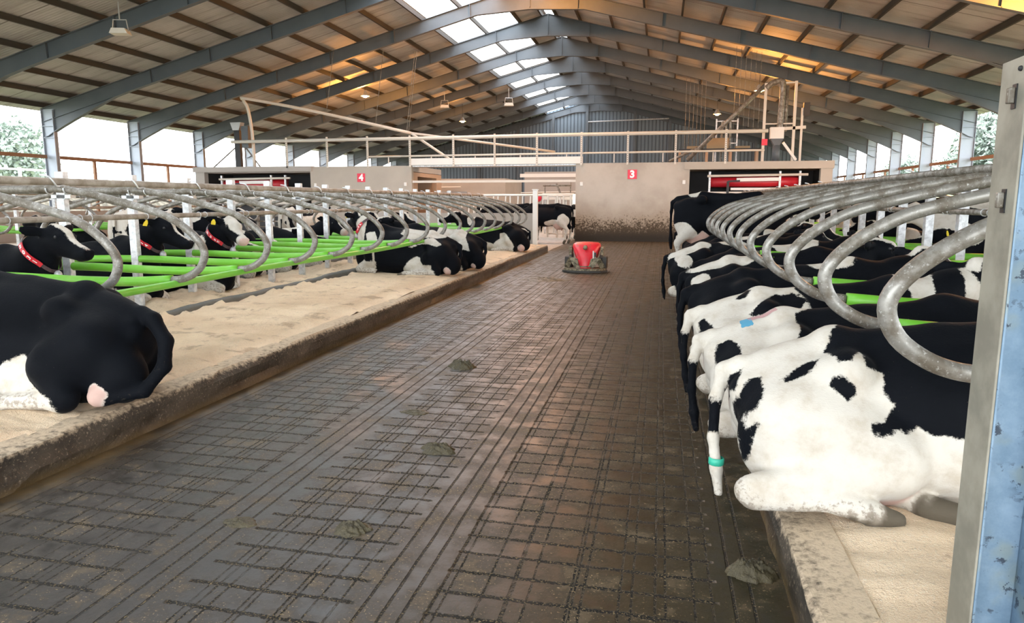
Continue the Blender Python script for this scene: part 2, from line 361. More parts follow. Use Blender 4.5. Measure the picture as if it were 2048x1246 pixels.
# ------------------------------------------------------------------ setting: ground, floor, roof, walls
def build_setting():
    mb = MB(); xs = sorted(set([XL - 1, XCL, XCR, XR + .6] + list(np.linspace(XL - 1, XR + .6, 12)))); 
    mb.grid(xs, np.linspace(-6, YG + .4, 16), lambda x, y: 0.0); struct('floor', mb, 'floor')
    def terr(x, y):
        d = max(0, XL - 2.0 - x, x - XR - 2.0, y - YG - 6); h = -.06 + .035 * max(0, d - 8) + .35 * wob2(x * .04, y * .04) * min(1, d / 20)
        return h if d > .1 else -.06
    mb = MB(); mb.grid(np.linspace(-190, 190, 46), np.linspace(-40, 260, 38), terr)
    g = mb.build('ground', 'grass', None, True); g['kind'] = 'structure'
    # roof sheets with the rooflight openings left free
    def sheet(name, x_eave, x_top, holes):
        # u runs along the slope (X), cells split where rooflights sit
        mb = MB(); xs = [x_eave, x_top] + [h for a in holes[:1] for h in a[0]]; xs = sorted(set(xs)); ys = {YFRONT, YG}
        for hx, hy in holes: ys |= set(hy)
        ys = sorted(ys)
        for i in range(len(xs) - 1):
            for j in range(len(ys) - 1):
                xm, ym = (xs[i] + xs[i + 1]) / 2, (ys[j] + ys[j + 1]) / 2
                if any(hx[0] < xm < hx[-1] and hy[0] < ym < hy[1] for hx, hy in holes): continue
                q = [(xs[i], ys[j]), (xs[i + 1], ys[j]), (xs[i + 1], ys[j + 1]), (xs[i], ys[j + 1])]
                lo = [(x, y, ztop(x) + .22) for x, y in q]; hi = [(x, y, z + .03) for x, y, z in lo]
                mb.add(lo + hi, [(0, 3, 2, 1), (4, 5, 6, 7), (0, 1, 5, 4), (1, 2, 6, 5), (2, 3, 7, 6), (3, 0, 4, 7)])
        struct(name, mb, 'sheet')
    hx = (-10.85, -7.45); holes = []
    for k in range(-8, 7):
        y1 = FY0 + BAY * (k + 1) + .6; holes.append((hx, (y1 - 4.0, y1)))
    sheet('ceiling_left', XL - .8, XRIDGE - .22, holes); sheet('ceiling_right', XRIDGE + .22, XR + .8, [])
    for i, (h, hy) in enumerate(holes):
        mb = MB(); q = [(h[0], hy[0]), (h[1], hy[0]), (h[1], hy[1]), (h[0], hy[1])]
        mb.add([(x, y, ztop(x) + .24) for x, y in q], [(0, 1, 2, 3)])
        tag(mb.build('rooflight', 'skylight'), 'white translucent rooflight panel near the ridge, %s from the gable end' % ORD[len(holes) - 1 - i], 'rooflight', 'rooflights along the ridge')
    # gable wall, corrugated
    mb = MB(); mb.prism([(XL, 0), (XR, 0), (XR, ztop(XR) + .2), (XRIDGE, ZRIDGE + .2), (XL, ztop(XL) + .2)], YG, YG + .08); struct('wall_back', mb, 'cladding')
    mb = MB(); mb.box((XL - .1, YFRONT, 0), (XL + .08, YG, 1.25)); struct('wall_left', mb, 'concrete_clean')
    mb = MB(); mb.box((XR - .08, YFRONT, 0), (XR + .1, YG, 1.25)); struct('wall_right', mb, 'concrete_clean')

def build_frames():
    dep, fw, ft = .58, .20, .025
    def under(x, xe):          # rafter underside, with eave and apex haunches
        d = abs(x - xe); e = 1.25 - .75 * min(1, max(0, (d - .3) / 4.2)) ** .8
        a = dep + .5 * max(0, 1 - abs(x - XRIDGE) / 2.4)
        return ztop(x) - max(e, a, dep)
    for k in range(-8, 8):
        y = FY0 + BAY * k; n = 7 - k
        lab = 'grey steel portal frame against the corrugated gable wall' if n == 0 else 'grey steel portal frame, %s in front of the gable wall' % ORD[n - 1]
        if n == 0: y = YG - .14
        f = thing('portal_frame', lab, 'frame', (0, y, 0), 0, 'portal frames')
        for xe in (XL, XR):
            sgn = 1 if xe < XRIDGE else -1
            xs = [xe + sgn * t for t in (0, .3, .6, 1, 1.5, 2, 2.6, 3.2, 3.8, 4.5, 6, 9, 12, 15, 17.6)] + [XRIDGE - sgn * 2.4, XRIDGE - sgn * 1.2, XRIDGE]
            mb = MB(); top = [(x, ztop(x)) for x in xs]; bot = [(x, under(x, xe)) for x in xs]
            for i in range(len(xs) - 1):
                mb.prism([bot[i], bot[i + 1], top[i + 1], top[i]], -.008, .008)
                for (p, q, o) in ((bot[i], bot[i + 1], 0), (top[i], top[i + 1], -ft)):
                    mb.prism([(p[0], p[1] + o), (q[0], q[1] + o), (q[0], q[1] + ft + o), (p[0], p[1] + ft + o)], -fw / 2, fw / 2)
            mid = [(x, ztop(x) - dep) for x in xs[:10]]
            for i in range(9): mb.prism([mid[i], mid[i + 1], (mid[i + 1][0], mid[i + 1][1] + .02), (mid[i][0], mid[i][1] + .02)], -.07, .07)
            mb.build('rafter', 'steel', f)
            for t in (5.6, 8.4, 11.2, 14.4, 18.0):
                x = xe + sgn * t; mb = MB(); nx = SLOPE * sgn * .25
                mb.prism([(x - .012, under(x, xe)), (x + .012, under(x, xe)), (x - nx * .5 + .012, ztop(x)), (x - nx * .5 - .012, ztop(x))], -.1, .1); mb.build('stiffener', 'steel', f)
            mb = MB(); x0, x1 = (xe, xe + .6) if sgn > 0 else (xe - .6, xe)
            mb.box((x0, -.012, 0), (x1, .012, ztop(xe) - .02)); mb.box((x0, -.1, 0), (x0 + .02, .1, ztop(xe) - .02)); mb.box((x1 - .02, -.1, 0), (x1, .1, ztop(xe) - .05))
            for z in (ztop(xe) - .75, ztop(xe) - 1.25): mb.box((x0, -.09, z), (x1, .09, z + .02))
            mb.build('column', 'steel_sky_glow', f)
        mb = MB(); mb.box((XRIDGE - .015, -.1, ZRIDGE - 1.0), (XRIDGE + .015, .1, ZRIDGE)); mb.build('apex_plate', 'steel', f)
    # purlins run the length of the roof
    for xe, side in ((XL, 'under the roof slope with the rooflights'), (XR, 'under the plain roof slope')):
        sgn = 1 if xe < XRIDGE else -1; n = 14
        xs = [XRIDGE - sgn * t for t in (.35, 1.6, 3.28, 4.95)] + [XRIDGE - sgn * (4.95 + 1.58 * i) for i in range(1, 10)] + [xe + sgn * .15]
        for i, x in enumerate(xs):
            if i == 2 and sgn > 0: x = -9.15
            if i == 1 and sgn > 0: x = -7.4
            if i == 3 and sgn > 0: x = -10.9
            mb = MB(); z = ztop(x); mb.box((x - .04, YFRONT, z), (x + .04, YG - .02, z + .20), Matrix.Identity(4))
            tag(mb.build('purlin', 'timber'), 'dark purlin %s, %s down from the ridge' % (side, ORD[i]), 'purlin', 'roof purlins')
    # open side girts with short posts, bay by bay
    for xs_, sd in ((XL + .1, 'field side with the hedge bank'), (XR - .1, 'side behind the slatted row')):
        for k in range(-3, 7):
            y0, y1 = FY0 + BAY * k, FY0 + BAY * (k + 1)
            t = thing('side_rail', 'brown timber side rail, %s, %s bay from the gable' % ('open side toward the hedge bank' if xs_ < 0 else 'open side by the trees', ORD[6 - k]), 'rail', (xs_, y0, 0), 0, 'open side rails')
            mb = MB(); mb.box((-.04, .1, 3.55), (.04, BAY - .1, 3.70)); mb.build('rail', 'girt', t)
            mb = MB(); mb.box((-.05, BAY / 2 - .06, 1.2), (.05, BAY / 2 + .06, 3.55)); mb.build('post', 'girt', t)
    # gable posts and rails
    for i, x in enumerate((-17.5, -13.6, -10.2, -7.0, -2.6, .6, 4.3, 8.2)):
        mb = MB(); mb.box((x - .12, YG - .3, 0), (x + .12, YG - .02, ztop(x) - .3))
        tag(mb.build('gable_post', 'steel'), 'pale steel gable post on the corrugated end wall, %s from the hedge side' % ORD[i], 'post', 'gable posts')
    mb = MB(); mb.tube([(-6.9, YG - .4, 9.0), (-2.6, YG - .4, 9.1), (.5, YG - .4, 9.15)], .06, 8); tag(mb.build('gable_pipe', 'galv_bright'), 'thin pale pipe across the top of the gable wall', 'pipe')
    mb = MB(); mb.box((-6.9, YG - .3, 5.0), (-2.7, YG - .1, 5.12)); tag(mb.build('gable_rail', 'galv_bright'), 'horizontal pale rail low on the blue gable panel', 'rail')

def lamp(loc, label, energy=260, stem=1.0):
    t = thing('bay_lamp', label, 'lamp', loc, 0)
    mb = MB(); mb.lathe([(.05, .30), (.09, .26), (.12, .18), (.24, .02), (.25, 0), (.235, 0), (.11, .17), (.0, .2)], seg=16); mb.build('reflector', 'grey_metal', t, True)
    mb = MB(); mb.sphere((0, 0, .04), (.16, .16, .13), 12, 8); mb.build('bulb', 'bulb', t, True)
    mb = MB(); mb.tube([(0, 0, .3), (0, 0, .3 + stem)], .012, 6); mb.build('hanger', 'black_steel', t)
    l = bpy.data.lights.new('sodium_light', 'POINT'); l.energy = energy; l.color = (1, .38, .07); l.shadow_soft_size = .2
    o = bpy.data.objects.new('sodium_light', l); COL.objects.link(o); o.location = (loc[0], loc[1], loc[2] - .22)

def build_lamps():
    lamp((-16.4, 38.6, 7.5), 'glowing orange bay lamp hanging on the rooflight side of the roof', 520, .9)
    lamp((4.6, 38.2, 7.1), 'glowing orange bay lamp above the slanted conveyor pipe', 600, 1.2)
    lamp((3.35, 48.6, 7.2), 'smaller glowing orange bay lamp farther back beside the slanted pipe', 220, 1.2)
    lamp((-5.2, 28.9, 10.2), 'orange bay lamp under the ridge above the alley', 650, .5)
    lamp((9.4, 20.3, 6.75), 'orange bay lamp near the eaves of the plain roof slope', 800, .5)
    lamp((-14.0, 50.2, 7.3), 'orange bay lamp far back on the rooflight side', 200, .9)

# ------------------------------------------------------------------ milking robot rooms, catwalk
def sign(num, x, y, z):
    t = thing('number_sign', 'red square sign with white number %s on the %s' % (num, 'wall straight ahead of the alley' if num == '3' else 'room wall beyond the empty stalls'), 'sign', (x, y, z))
    mb = MB(); mb.box((-.19, -.015, -.19), (.19, 0, .19)); mb.build('plate', 'red_sign', t)
    text(num, .40, 'white_letter', t, (0, -.018, -.005), (math.pi / 2, 0, 0), 'number', .003, .018)

def milking_robot(x0, x1, y, flip, label):
    t = thing('milking_robot', label, 'milking robot', (x0, y, 0)); L = x1 - x0
    mb = MB(); mb.prism([(y_, z_) for y_, z_ in ((0, 2.25), (-.28, 2.30), (-.34, 2.45), (-.30, 2.62), (-.1, 2.72), (0, 2.72))], 0, L * .82, 'X'); mb.build('red_hood', 'red_panel', t, True)
    mb = MB(); mb.tube([(-.1, -.42, 2.72), (L * .9, -.42, 2.76)], .05, 8); mb.build('top_rail', 'cream_paint', t)
    mb = MB(); mb.beam((L * .25, -.44, 2.56), (L * .64, -.44, 2.58), .12, .14); mb.build('light_bar', 'white_paint', t)
    mb = MB(); mb.box((L * .2, -.4, 2.14), (L * .62, -.25, 2.24)); mb.build('lower_bar', 'white_paint', t)
    mb = MB(); mb.box((-.2, -.5, 1.55), (L * .95, -.42, 2.08)); mb.build('side_panel', 'cream_paint', t)
    mb = MB(); mb.beam((L * .17, -.5, 1.7), (L * .17, -.5, 2.5), .1, .05, (0, 1, 0)); mb.beam((L * .17, -.5, 2.5), (L * .28, -.5, 2.52), .1, .06); mb.build('robot_arm', 'black_steel', t)
    for x in (.0, L * .83, L * .65):
        mb = MB(); mb.box((x - .04, -.4, 0), (x + .04, -.3, 2.9)); mb.build('frame_post', 'galv_bright', t)
    mb = MB(); mb.box((0, .1, 0), (L * .8, .9, 2.1)); mb.build('machine_body', 'black_steel', t)

def build_rooms():
    Y = YWALL; ZT = 3.28; ZL = 2.98
    # room by sign 3
    mb = MB(); mb.box((-3.58, Y, 0), (1.12, Y + .22, ZT)); struct('wall_room', mb, 'concrete_wall', 'tall concrete room wall splashed with mud, carrying the sign 3')
    mb = MB(); mb.box((.9, Y - .06, ZL), (6.66, Y + .3, ZT)); struct('trim_1', mb, 'concrete', 'concrete lintel over the robot opening')
    mb = MB(); mb.box((6.18, Y, 0), (6.62, Y + .3, ZL)); struct('wall_room_pier', mb, 'concrete')
    mb = MB(); mb.box((-3.58, Y + .22, 3.0), (6.62, Y + 5.5, ZT)); struct('ceiling_room', mb, 'concrete_clean')
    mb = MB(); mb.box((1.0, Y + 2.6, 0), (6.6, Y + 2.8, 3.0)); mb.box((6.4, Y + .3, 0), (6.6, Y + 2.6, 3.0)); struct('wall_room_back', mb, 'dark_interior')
    mb = MB(); mb.box((-3.58, Y + .22, 0), (-3.38, Y + 5.5, 3.0)); struct('wall_room_side', mb, 'concrete')
    milking_robot(1.95, 6.2, Y + .75, False, 'red and cream milking robot in the opening beside sign 3, over the rumps')
    # room by sign 4
    mb = MB(); mb.box((-15.8, Y, 0), (-10.91, Y + .22, ZT - .03)); struct('wall_room_far', mb, 'concrete', 'concrete room wall carrying the sign 4')
    mb = MB(); mb.box((-21.8, Y - .08, 3.04), (-15.7, Y + .3, ZT)); struct('trim_2', mb, 'concrete_clean')
    mb = MB(); mb.box((-21.7, Y, 0), (-21.25, Y + .3, 3.04)); struct('wall_room_far_pier', mb, 'concrete_clean')
    mb = MB(); mb.box((-21.7, Y + .22, 3.0), (-10.91, Y + 4.4, ZT - .03)); struct('ceiling_room_far', mb, 'concrete_clean')
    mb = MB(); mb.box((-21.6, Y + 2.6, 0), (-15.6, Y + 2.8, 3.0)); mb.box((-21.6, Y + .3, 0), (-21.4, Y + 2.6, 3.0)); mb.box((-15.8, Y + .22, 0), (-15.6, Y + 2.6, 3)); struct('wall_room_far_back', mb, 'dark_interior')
    mb = MB(); mb.box((-11.1, Y + .22, 0), (-10.91, Y + .8, ZT - .3)); mb.box((-11.1, Y + .8, 2.8), (-10.91, Y + 3.6, ZT - .3)); mb.box((-11.1, Y + 3.6, 0), (-10.91, Y + 4.4, ZT - .3)); mb.box((-13.2, Y + 3.5, 0), (-11.1, Y + 3.6, 3.0)); struct('wall_room_far_side', mb, 'concrete_tan')
    milking_robot(-20.6, -16.6, Y + .75, True, 'red milking robot in the far opening beside sign 4, past the stall rails')
    sign('3', -1.21, Y, 2.80); sign('4', -13.31, Y - .0, 2.74)
    for x, z, l in ((-3.33, 2.42, 'small white junction box on the edge of the wall with sign 3'), (.9, 2.47, 'small white junction box on the wall beside the robot opening'), (-11.2, 2.44, 'small white junction box at the corner past sign 4'), (-15.55, 2.42, 'small white junction box by the dark opening near sign 4')):
        mb = MB(); mb.box((x - .06, Y - .05, z - .08), (x + .06, Y, z + .08)); tag(mb.build('junction_box', 'white_paint', bevel=.01), l, 'box', 'wall junction boxes')
    # catwalk over the rooms
    t = thing('catwalk_railing', 'cream pipe railing with perforated posts on top of the milking rooms', 'railing', (0, Y - .02, 0))
    mb = MB(); mb.tube([(-19.7, 0, 4.42), (-10, 0, 4.43), (-4, 0, 4.46), (4.1, 0, 4.47)], .075, 10); mb.build('handrail', 'cream_paint', t, True)
    mb = MB(); mb.tube([(-13, .02, 3.66), (4.0, .02, 3.72)], .04, 8); mb.build('mid_rail', 'cream_paint', t, True)
    for i, x in enumerate((-16.9, -14.9, -12.95, -10.95, -8.95, -7.1, -5.25, -3.35, -1.42, .52, 2.5)):
        mb = MB(); mb.box((x - .04, -.06, 3.2), (x + .04, -.02, 4.56)); p = mb.build('post', 'cream_paint', t)
        mb = MB()
        for j in range(14): mb.box((x - .012, -.064, 3.3 + j * .085), (x + .012, -.06, 3.335 + j * .085))
        mb.build('slot', 'dark_rubber', p)
    mb = MB()
    for i in range(8): mb.box((-12 + i * 2, 0, 3.3), (-11.96 + i * 2, .04, 3.66))
    mb.build('stub_post', 'cream_paint', t)
    mb = MB(); mb.box((-10.95, Y - .05, 3.27), (-3.3, Y + .12, 3.56)); tag(mb.build('bridge_beam', 'white_paint'), 'white steel bridge beam spanning between the two concrete rooms', 'beam')
    mb = MB(); mb.box((-10.95, Y + .1, 3.2), (-3.4, Y + 1.0, 3.26)); tag(mb.build('catwalk_deck', 'galv_bright'), 'grey catwalk deck behind the white bridge beam', 'deck')
    mb = MB(); mb.box((-10.9, Y + .06, 2.50), (-3.58, Y + .12, 2.60)); tag(mb.build('gate_track', 'cream_paint'), 'perforated cream track rail between the two concrete rooms', 'rail')
    # seen through the gap
    mb = MB(); mb.box((-15.0, 41, 0), (-8.9, 41.2, 3.0)); mb.box((-9.1, 41.2, 0), (-8.9, 46, 3.0)); struct('wall_rear', mb, 'concrete')
    mb = MB(); mb.box((-8.9, 47.0, 0), (-3.0, 47.2, 3.6)); struct('wall_rear_panel', mb, 'concrete_clean')
    mb = MB(); mb.box((-8.6, 43.9, 3.15), (-3.0, 44.0, 3.36)); tag(mb.build('rear_beam', 'white_paint'), 'white horizontal beam behind the gap between the rooms', 'beam')
    mb = MB(); mb.tube([(-8.6, 44.2, 2.2), (-3.0, 44.2, 2.3)], .04, 8); tag(mb.build('rear_pipe', 'cream_paint'), 'thin pale pipe along the rear wall in the gap', 'pipe')
    mb = MB(); mb.box((-14.0, 40.8, 1.0), (-11.2, 40.95, 2.25)); tag(mb.build('metal_panel', 'grey_metal'), 'flat grey metal panel on the rear concrete wall', 'panel')
    mb = MB(); mb.tube([(-14.0, 40.7, 2.48), (-11.5, 40.7, 2.5)], .05, 8); tag(mb.build('wall_pipe', 'cream_paint'), 'short cream pipe above the grey metal panel', 'pipe')
    t = thing('milking_equipment', 'white and red milking equipment rack in the gap behind the gate', 'equipment', (-5.4, 37.5, 0))
    mb = MB(); mb.box((-.7, -.3, 1.75), (.9, .3, 2.1)); mb.build('cabinet', 'white_paint', t, bevel=.03)
    mb = MB(); mb.sphere((-.95, -.1, 1.85), .2, 12, 8); mb.build('red_motor', 'red_sign', t, True)
    for x in (-.6, 0, .5, .85): mb = MB(); mb.tube([(x, 0, 0), (x, 0, 1.8)], .05, 8); mb.build('leg', 'galv_bright', t)
    mb = MB(); mb.tube([(-.7, 0, 2.5), (.8, 0, 2.5)], .04, 8); mb.tube([(.0, 0, 2.6), (.3, 0, 1.9)], .05, 8); mb.tube([(-.6, 0, 2.1), (-.6, 0, 2.5)], .03, 8); mb.tube([(.75, 0, 2.1), (.75, 0, 2.7)], .03, 8); mb.build('pipework', 'galv', t, True)
    mb = MB(); mb.box((-4.4, 36.4, 1.55), (-3.4, 36.5, 2.05)); tag(mb.build('glowing_panel', 'lit'), 'pale yellow lit panel beside the wall with sign 3', 'light')

def build_roof_gear():
    # pole with weather sensor and long bent pipe on the room with sign 4
    Y = YWALL + .6
    t = thing('sensor_pole', 'dark pole with grey box standing on the room roof near sign 4', 'pole', (-19.75, Y, 3.28))
    mb = MB(); mb.box((-.14, -.1, 0), (.14, .1, 1.75)); mb.build('mast', 'black_steel', t)
    mb = MB(); mb.prism([(-.16, 1.72), (.16, 1.72), (.28, 2.08), (-.28, 2.08)], -.16, .16); mb.build('hopper', 'grey_metal', t)
    mb = MB(); mb.box((.28, -.15, .9), (.62, .12, 1.9)); mb.build('grey_box', 'steel', t)
    for a, b in (((-.2, 0, .9), (-1.4, 0, 0)), ((.4, 0, .9), (1.1, 0, 0))): mb = MB(); mb.tube([a, b], .035, 8); mb.build('brace', 'galv', t)
    t = thing('feed_auger_pipe', 'orange lit bent feed pipe rising from the room near sign 4', 'pipe', (-19.1, Y, 3.28))
    mb = MB(); mb.tube(smooth_path([(.15, 0, 0), (.1, 0, 1.6), (-.05, 0, 2.7), (-.25, 0, 3.1), (.0, 0, 3.15), (3.2, 1.0, 2.55), (7.2, 2.2, 1.65)], 5), .075, 10); mb.build('tube', 'cream_paint', t, True)
    for a, b in (((7.2, 2.2, 1.65), (9.5, 3.0, .05)), ((7.2, 2.2, 1.65), (13.5, 7, 1.0))): mb = MB(); mb.tube([a, b], .06, 8); mb.build('branch', 'cream_paint', t, True)
    for a in ((3.4, 1.05, 2.5), (5.6, 1.7, 2.0), (7.1, 2.15, 1.7), (7.0, 2.15, 1.7)):
        mb = MB(); mb.tube([a, (a[0] + .5, a[1], 5.4)], .012, 6); mb.build('hanging_wire', 'galv', t)
    # tower with hopper and slanted conveyor over the room with sign 3
    Yb = YWALL + .5
    t = thing('feed_tower', 'galvanised feed tower with curved tubes and white hopper above the robot room', 'tower', (4.55, Yb, 3.285))
    for x, h in ((-.55, 3.1), (.6, 3.15)): mb = MB(); mb.box((x - .05, -.05, 0), (x + .05, .05, h)); mb.build('upright', 'cream_paint', t)
    mb = MB(); mb.tube(smooth_path([(-.55, 0, 2.9), (-.3, 0, 3.1), (0, 0, 3.15), (.1, 0, 2.9), (.05, 0, 1.0)], 6), .12, 10); mb.tube([(.28, .1, 3.0), (.26, .1, 1.2)], .08, 8); mb.build('down_tube', 'galv', t, True)
    mb = MB(); mb.box((-.32, -.25, .9), (.2, .05, 1.35)); mb.build('white_box', 'white_paint', t)
    mb = MB(); mb.prism([(-.3, .9), (.2, .9), (.05, .62), (-.15, .62)], -.22, .04); mb.build('hopper', 'steel', t)
    mb = MB(); mb.tube([(-.05, -.1, 0), (-.05, -.1, .65)], .14, 12); mb.build('feed_pipe', 'steel', t, True)
    mb = MB(); mb.beam((.2, -.1, .75), (.73, -.1, .05), .1, .1); mb.build('brace', 'white_paint', t)
    mb = MB(); mb.box((.85, -.04, 0), (.93, .04, 2.1)); mb.beam((.2, 0, 1.3), (1.05, 0, 1.35), .1, .12); mb.build('side_post', 'cream_paint', t)
    mb = MB(); mb.box((.92, -.1, 1.8), (1.15, .1, 2.3)); mb.build('camera_box', 'black_steel', t)
    mb = MB(); mb.box((-.62, -.12, .65), (-.4, -.06, .9)); mb.build('red_valve', 'red_sign', t)
    mb = MB(); mb.beam((-.55, 0, 3.05), (.6, 0, 3.1), .06, .06); mb.build('cross_bar', 'cream_paint', t); mb = MB(); mb.beam((-.55, 0, 1.5), (.6, 0, 1.5), .05, .05); mb.build('cross_bar', 'cream_paint', t)
    mb = MB(); mb.tube([(4.0, Yb + .2, 6.35), (1.05, Yb + 1.0, 3.44)], .085, 10); mb.tube([(1.6, Yb + .9, 4.0), (.3, Yb + 1.3, 3.41)], .06, 8)
    tag(mb.build('conveyor_pipe', 'galv', None, True), 'slanted grey conveyor pipe leaning against the feed tower', 'pipe')
    t = thing('ladder_frame', 'small galvanised ladder frame on the room roof behind the slanted pipe', 'frame', (2.3, Yb + 2.4, 3.28))
    for x in (0, .9): mb = MB(); mb.box((x - .03, -.03, 0), (x + .03, .03, 2.0)); mb.build('upright', 'galv_bright', t)
    for x in (.25, .42, .6): mb = MB(); mb.tube([(x, 0, 0), (x, 0, 1.9)], .05, 8); mb.build('pipe', 'galv', t)
    for z in (.6, .95, 1.9): mb = MB(); mb.beam((0, 0, z), (.9, 0, z), .04, .04); mb.build('rung', 'galv_bright', t)
    for i in range(12):
        x = 3.15 + (i % 6) * .22 + (i // 6) * -1.9; y = 35.0 + (i // 6) * 9
        mb = MB(); mb.tube([(x, y, 5.0 - .9 * (i // 6)), (x, y, ztop(x) - .1)], .009, 5)
        tag(mb.build('hanging_cord', 'galv'), 'thin pale cord hanging from the roof behind the feed tower', 'cord', 'hanging cords by the feed tower')
    t = thing('storage_shelf', 'dark shelf of stacked boxes on the room roof beside the ladder frame', 'shelf', (.7, YWALL + 2.2, 3.28))
    mb = MB(); mb.box((0, 0, .6), (3.4, .5, .68)); mb.build('shelf_board', 'black_steel', t)
    for x in (.05, 1.2, 2.2, 3.3): mb = MB(); mb.box((x - .05, 0, 0), (x + .05, .5, .6)); mb.build('support', 'concrete_tan', t)
    for i, (x, wd, h) in enumerate(((1.2, .9, .45), (.35, .5, .12), (2.4, .6, .1))):
        mb = MB(); mb.box((.7 + x, YWALL + 2.25, 3.96), (.7 + x + wd, YWALL + 2.65, 3.96 + h))
        tag(mb.build('cardboard_box', 'card_brown'), ('tall brown cardboard box on the dark shelf', 'flat brown box at the near end of the dark shelf', 'flat brown box at the far end of the dark shelf')[i], 'box')
    for i, (x, y, z) in enumerate(((-17.2, 20.9, 7.0), (-8.9, 42.0, 7.2), (-13.3, 43.6, 7.4))):
        t = thing('floodlight', ('unlit white floodlight on the nearest roof frame above the hedge side', 'unlit white floodlight under the rooflights', 'unlit white floodlight beside the orange lamp')[i], 'lamp', (x, y, z), .3)
        mb = MB(); mb.prism([(-.28, 0), (.28, 0), (.2, .16), (-.2, .16)], -.2, .2); mb.build('housing', 'cream_paint', t)
        mb = MB(); mb.tube([(-.25, 0, .1), (-.2, 0, .45), (.2, 0, .45), (.25, 0, .1)], .02, 6); mb.build('bracket', 'grey_metal', t)
        mb = MB(); mb.tube([(0, 0, .45), (0, 0, 1.0)], .02, 6); mb.build('hanger', 'grey_metal', t)
# ------------------------------------------------------------------ cubicle beds, kerbs, dividers
def bed_z(x, y, kerb_x, inner, rough=1.0):
    d = abs(x - kerb_x); s = min(1, d / .35)
    z = .235 + .05 * s + rough * (.022 * wob2(x * 2.2, y * 2.2) + .016 * wob2(x * 4 + 3, y * 10) + .010 * wob2(x * 14, y * 22 + 5))
    z += .10 * max(0, wob2(x * 5, y * 6) + .12) * math.exp(-((d - 2.0) / .08) ** 2) * rough
    if d > 2.15 * inner: z += .075 * (.55 + wob2(x * 4.5 + 8, y * 4.5)) * min(1, (d - 2.15) * 4)
    return z
def build_beds():
    def bed(name, x0, x1, xm, y0, y1, fine, label):
        mb = MB()
        def ys_():
            y = y0; out = []
            while y < y1: out.append(y); y += max(.035, .0085 * max(y, 3) * fine)
            return out + [y1]
        def xs_():
            out = []; n = int(abs(x1 - x0) / (.045 * fine)); return list(np.linspace(x0, x1, n))
        mid = xm
        def z(x, y):
            k = x0 if abs(x - x0) < abs(x - x1) else x1
            return bed_z(x, y, k, 1.0)
        mb.grid(xs_(), ys_(), z); o = mb.build(name, 'bedding', None, True)
        tag(o, label, 'bedding', None, 'stuff')
    bed('sawdust_bedding', -3.86, -9.6, XPL, -1, 23.75, 1.0, 'pale sawdust over the double row of cubicles where the stall lies empty')
    bed('sawdust_bedding', .74, 6.45, XPR, 0.2, 26.0, 1.1, 'pale sawdust under the row of lying cows by the galvanised post')
    def kerb(name, xa, xb, y0, y1, label, ysn=140):
        mb = MB(); lo, hi = min(xa, xb), max(xa, xb); n = ysn; ys = np.linspace(y0, y1, n); sg = 1 if xb > xa else -1
        prof = [(xa, 0.0), (xa + .004 * sg, .08), (xa - .0 * sg, .16), (xa + .01 * sg, .222), (xa + .04 * sg, .243), (xb, .25), (xb, 0)]
        vs = []; m = len(prof)
        for y in ys:
            for i, (x, z) in enumerate(prof):
                j = .018 * wob2(y * 3.1 + i, i * 2.0) + .01 * wob2(y * 11, i * 3.0)
                vs.append((x + (j if i < 5 else 0), y, z + (j * .6 if 1 < i < 6 else 0)))
        fs = [(a * m + i, a * m + i + 1, (a + 1) * m + i + 1, (a + 1) * m + i) for a in range(n - 1) for i in range(m - 1)]
        mb.add(vs, fs + [tuple(range(m)), tuple((n - 1) * m + i for i in range(m))[::-1]])
        o = mb.build(name, 'kerb', None, False); o['kind'] = 'structure'; o['label'] = label
    kerb('kerb', XCL, -3.9, -1, 23.8, 'wet dirty concrete kerb along the empty stall'); kerb('kerb', XCR, .80, 0.2, 26.0, 'wet dirty concrete kerb below the row of white rumps')
    kerb('kerb', -9.76, -9.56, -1, 23.8, 'kerb behind the second cow row', 40); kerb('kerb', 6.6, 6.4, .2, 26, 'kerb behind the second row by the post', 40)
    # brisket boards, half buried
    for x, y0, y1, lab in ((-5.98, -1, 23.6, 'dark brisket board half buried in sawdust in front of the stall posts'), (-7.5, -1, 23.6, 'dark brisket board of the second row behind the stall posts'), (2.75, 2, 25.8, 'dark brisket board under the cows by the galvanised post')):
        mb = MB(); n = 160; ys = np.linspace(y0, y1, n); vs = []
        for y in ys:
            h = .36 + .03 * wob2(y * 2.6, x) + .014 * wob2(y * 8, x)
            for px, pz in ((-.075, .2), (-.06, h - .035), (-.02, h), (.03, h), (.065, h - .04), (.08, .2)): vs.append((x + px, y, pz))
        mb.add(vs, [(a * 6 + i, a * 6 + i + 1, (a + 1) * 6 + i + 1, (a + 1) * 6 + i) for a in range(n - 1) for i in range(5)])
        tag(mb.build('brisket_board', 'brisket_plastic', None, True), lab, 'board')
    # end wall of the double row, its post and the bedding heap corner
    mb = MB(); mb.box((-10.6, 23.8, 0), (-4.14, 24.0, 1.29)); struct('wall_row_end', mb, 'concrete_clean', 'low concrete end wall of the cubicle row')
    t = thing('end_post', 'white dirty post standing at the corner of the low end wall', 'post', (-4.12, 23.72, 0))
    mb = MB(); mb.box((-.08, -.08, 0), (.08, .08, 2.06)); mb.build('shaft', 'white_paint', t, bevel=.01)
    mb = MB(); mb.box((-.1, -.1, 2.06), (.1, .1, 2.09)); mb.build('cap', 'white_paint', t)

